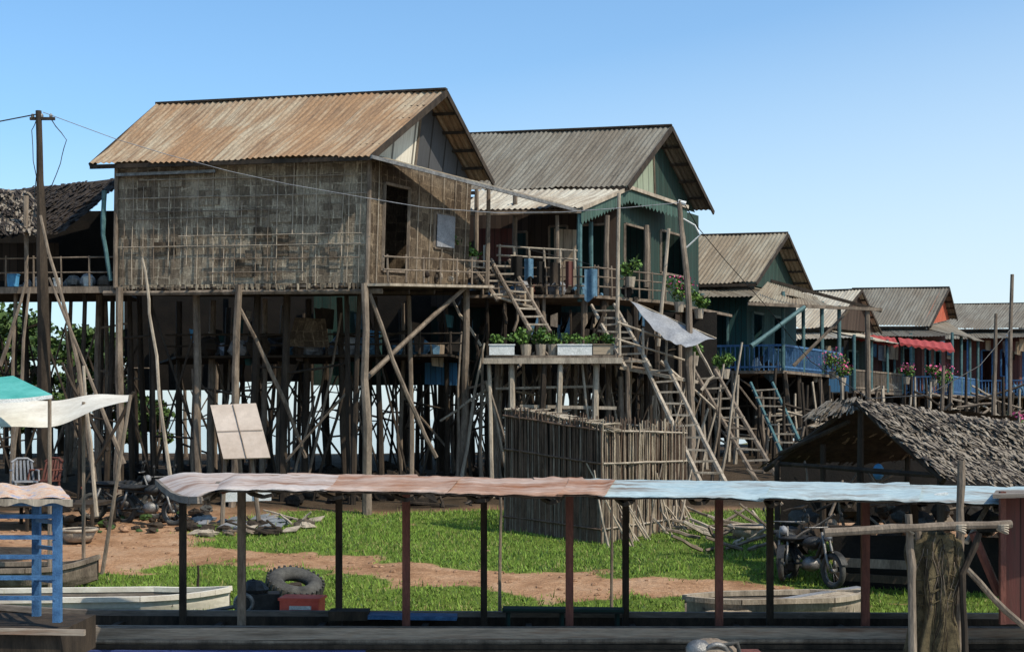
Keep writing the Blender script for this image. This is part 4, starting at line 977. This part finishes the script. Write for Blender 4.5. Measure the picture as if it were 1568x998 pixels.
def chair(loc, ang, m_):
    e = empty('plastic_chair'); t = Part('chair', e); c, s_ = math.cos(ang), math.sin(ang)
    T = lambda x, y, z: loc+V((x*c-y*s_, x*s_+y*c, z))
    for x in (-.2,.2):
        for y in (-.2,.2): t.pole([T(x*1.15,y*1.15,0), T(x,y,.44)], .022,.026, m_, 6, 0, 1)
    t.slab(T(-.23,-.23,.45), T(.23,-.23,.45), T(.23,.23,.45), T(-.23,.23,.45), .03, m_)
    for k in range(6): x = -.2+.08*k; t.beam(T(x,.22,.45), T(x*.9,.34,.86), .04,.02, m_)
    t.pole([T(-.22,.32,.82), T(-.1,.35,.9), T(.1,.35,.9), T(.22,.32,.82)], .025,.025, m_, 6, 0, 2)
    for x in (-.25,.25): t.pole([T(x,.25,.66), T(x,-.15,.66), T(x,-.2,.45)], .02,.02, m_, 6, 0, 2)
    t.build()
p = P(38,0,27); chair(V((p.x,p.y,1.26)), .5, greypl); p = P(68,0,27.3); chair(V((p.x,p.y,1.26)), -.3, wood_r)
e = empty('wooden_bench_platform'); t = Part('deck', e); a = P(-60,0,26.5); b = P(140,0,26.5)
for p in (a, b): p.z = 1.25
t.slab(a, b, b+V((0,1.6,0)), a+V((0,1.6,0)), .06, wood_d)
for k in range(5):
    for y in (0.05,1.5): p = lerp(a,b,k/4)+V((0,y,0)); t.pole([V((p.x,p.y,zg(p.x,p.y)-.1)), p], .04,.04, wood_d)
t.build()
e = empty('leaning_board'); t = Part('board', e); a, b, c, d = P(342,702,27), P(414,700,27), P(392,617,28), P(322,620,28)
t.slab(a, b, c, d, .03, plym)
n_ = V((0,-.03,0))
t.beam(lerp(a,d,.5)+n_, lerp(b,c,.5)+n_, .015,.01, wood); t.beam(lerp(a,b,.5)+n_, lerp(d,c,.5)+n_, .015,.01, wood)
p = P(375,0,27.6); t.pole([V((p.x,27.6,zg(p.x,27.6)-.1)), P(362,640,27.9)], .05,.04, wood); t.pole([V((p.x+.4,27.2,zg(p.x,27.2)-.1)), P(385,700,27.2)], .05,.04, wood); t.pole([V((p.x-.4,27.2,zg(p.x,27.2)-.1)), P(345,702,27.2)], .05,.04, wood)
t.slab(P(345,768,27.2), P(415,766,27.2), P(415,738,27.2), P(345,740,27.2), .03, white); t.build()
t = Part('debris_pile')
for _ in range(50):
    p = P(U(285,470), 0, U(25.9,28.5)); s_ = U(.05,.17); c_ = V((p.x,p.y,zg(p.x,p.y)+s_*.4))
    k = R.random()
    if k < .4: t.blob(c_, s_*1.4, s_, s_*.6, R.choice([wood_l, silver, wood_d, wood, wood_d, tanb]), 8, .3)
    elif k < .8: t.pole([c_, c_+V((U(-.8,.8), U(-.4,.4), U(0,.3)))], .03,.02, R.choice([wood, wood_l, wood_d]), 5, .02)
    else: t.slab(c_, c_+V((.3,.05,.02)), c_+V((.35,.4,.1)), c_+V((.05,.35,.05)), .02, R.choice([silver, wood_l, greypl]))
for _ in range(110):
    p = P(U(40,320), 0, U(26.5,31)); s_ = U(.03,.14); t.blob(V((p.x,p.y,zg(p.x,p.y)+s_*.5)), s_*1.3, s_, s_*.7, R.choice([wood_d, wood_d, dark, rubber, brownb, dirtm, leafB]), 8, .3)
for _ in range(34):
    p = P(U(40,780), 0, U(30.5,36)); c_ = V((p.x,p.y,zg(p.x,p.y))); t.pole([c_, c_+V((U(-1.4,1.4), U(-.4,.4), U(.05,.5)))], .045,.03, R.choice([wood, wood_d, wood_d]), 5, .05)
for _ in range(90):
    p = P(U(150,780), 0, U(31,38)); s_ = U(.1,.3); t.blob(V((p.x,p.y,zg(p.x,p.y)+s_*.5)), s_*1.3, s_, s_*.8, R.choice([wood_d, dark, dark, brownb]), 8, .3)  # dark lumps added to deepen the shade below the house
for _ in range(34):
    p = P(U(1040,1180), 0, U(24,28)); c_ = V((p.x,p.y,zg(p.x,p.y)+.05)); t.pole([c_, c_+V((U(-1,1), U(-.4,.4), U(0,.4)))], .04,.03, R.choice([wood, wood_l]), 5, .03)
t.build()
for b_, d, w_, h_, m_ in ((1145,25.5,.75,.22,wood_l), (120,25.2,.7,.22,wood_l), (200,29,.7,.3,silver)):
    e = empty('wash_basin'); t = Part('basin', e); p = P(b_,0,d); z_ = zg(p.x,p.y)+.04; c_ = V((p.x,p.y,z_)); t.pole([c_, c_+V((0,0,h_))], w_*.35, w_*.5, m_, 16, 0, 1); t.ring(c_+V((0,0,h_)), V((0,0,1)), w_*.5, .03, m_); t.blob(c_+V((0,0,h_)), w_*.4,w_*.4,.03, wood_d, 12, .05); t.build(True)
for b_, e0, d in ((766,735,18.2), (937,775,18.3), (303,865,20)):
    q = Part('mooring_stake'); p = P(b_, e0, d); q.pole([V((p.x,d,zg(p.x,d)-.2)), p], .025, .018, wood if b_ != 303 else wood_d, 6, .012, 5); q.build()

# ------------------------------------------------------------ light, sky, camera
sc = bpy.context.scene
sv = V((.80,-.54,1.1)).normalized()
sun = bpy.data.objects.new('sun', bpy.data.lights.new('sun', 'SUN')); sc.collection.objects.link(sun)
sun.data.energy = 5.0; sun.data.angle = math.radians(.5); sun.data.color = (1, .92, .78); sun.rotation_euler = sv.to_track_quat('Z', 'Y').to_euler()
wd = bpy.data.worlds.new('World'); sc.world = wd; wd.use_nodes = True; nt = wd.node_tree
sk = N(nt, 'ShaderNodeTexSky', sky_type='NISHITA', sun_disc=False); sk.sun_elevation = math.asin(sv.z); sk.sun_rotation = math.atan2(sv.x, sv.y)
sk.air_density = 1.0; sk.dust_density = 1.4; sk.ozone_density = 1.5
tint = mixc(nt, 1.0, sk.outputs[0], (1.05, 1.5, 1.72), 'MULTIPLY')
# humid haze near the horizon, thicker towards the sunny side
tc = N(nt, 'ShaderNodeTexCoord'); sp = N(nt, 'ShaderNodeSeparateXYZ'); nt.links.new(tc.outputs['Generated'], sp.inputs[0])
el = math_(nt, 'SUBTRACT', sp.outputs[2], math_(nt, 'MULTIPLY', sp.outputs[0], .16))
hz = ramp(nt, math_(nt, 'ADD', el, .1), [(.05, .9), (.19, .55), (.36, .08), (.5, 0.)])
sky = mixc(nt, hz, tint, (6.9, 7.7, 8.0))
nt.links.new(sky, nt.nodes['Background'].inputs[0]); nt.nodes['Background'].inputs[1].default_value = .125
cd = bpy.data.cameras.new('camera'); cam = bpy.data.objects.new('camera', cd); sc.collection.objects.link(cam); sc.camera = cam
cam.location = (0, 0, EYE); cam.rotation_euler = (math.radians(90), 0, 0)
cd.sensor_width = 36; cd.lens = 36*F/1568; cd.shift_y = (640-499)/1568; cd.clip_end = 6000; cd.clip_start = .1
sc.view_settings.view_transform = 'Standard'; sc.view_settings.look = 'None'; sc.view_settings.exposure = 0
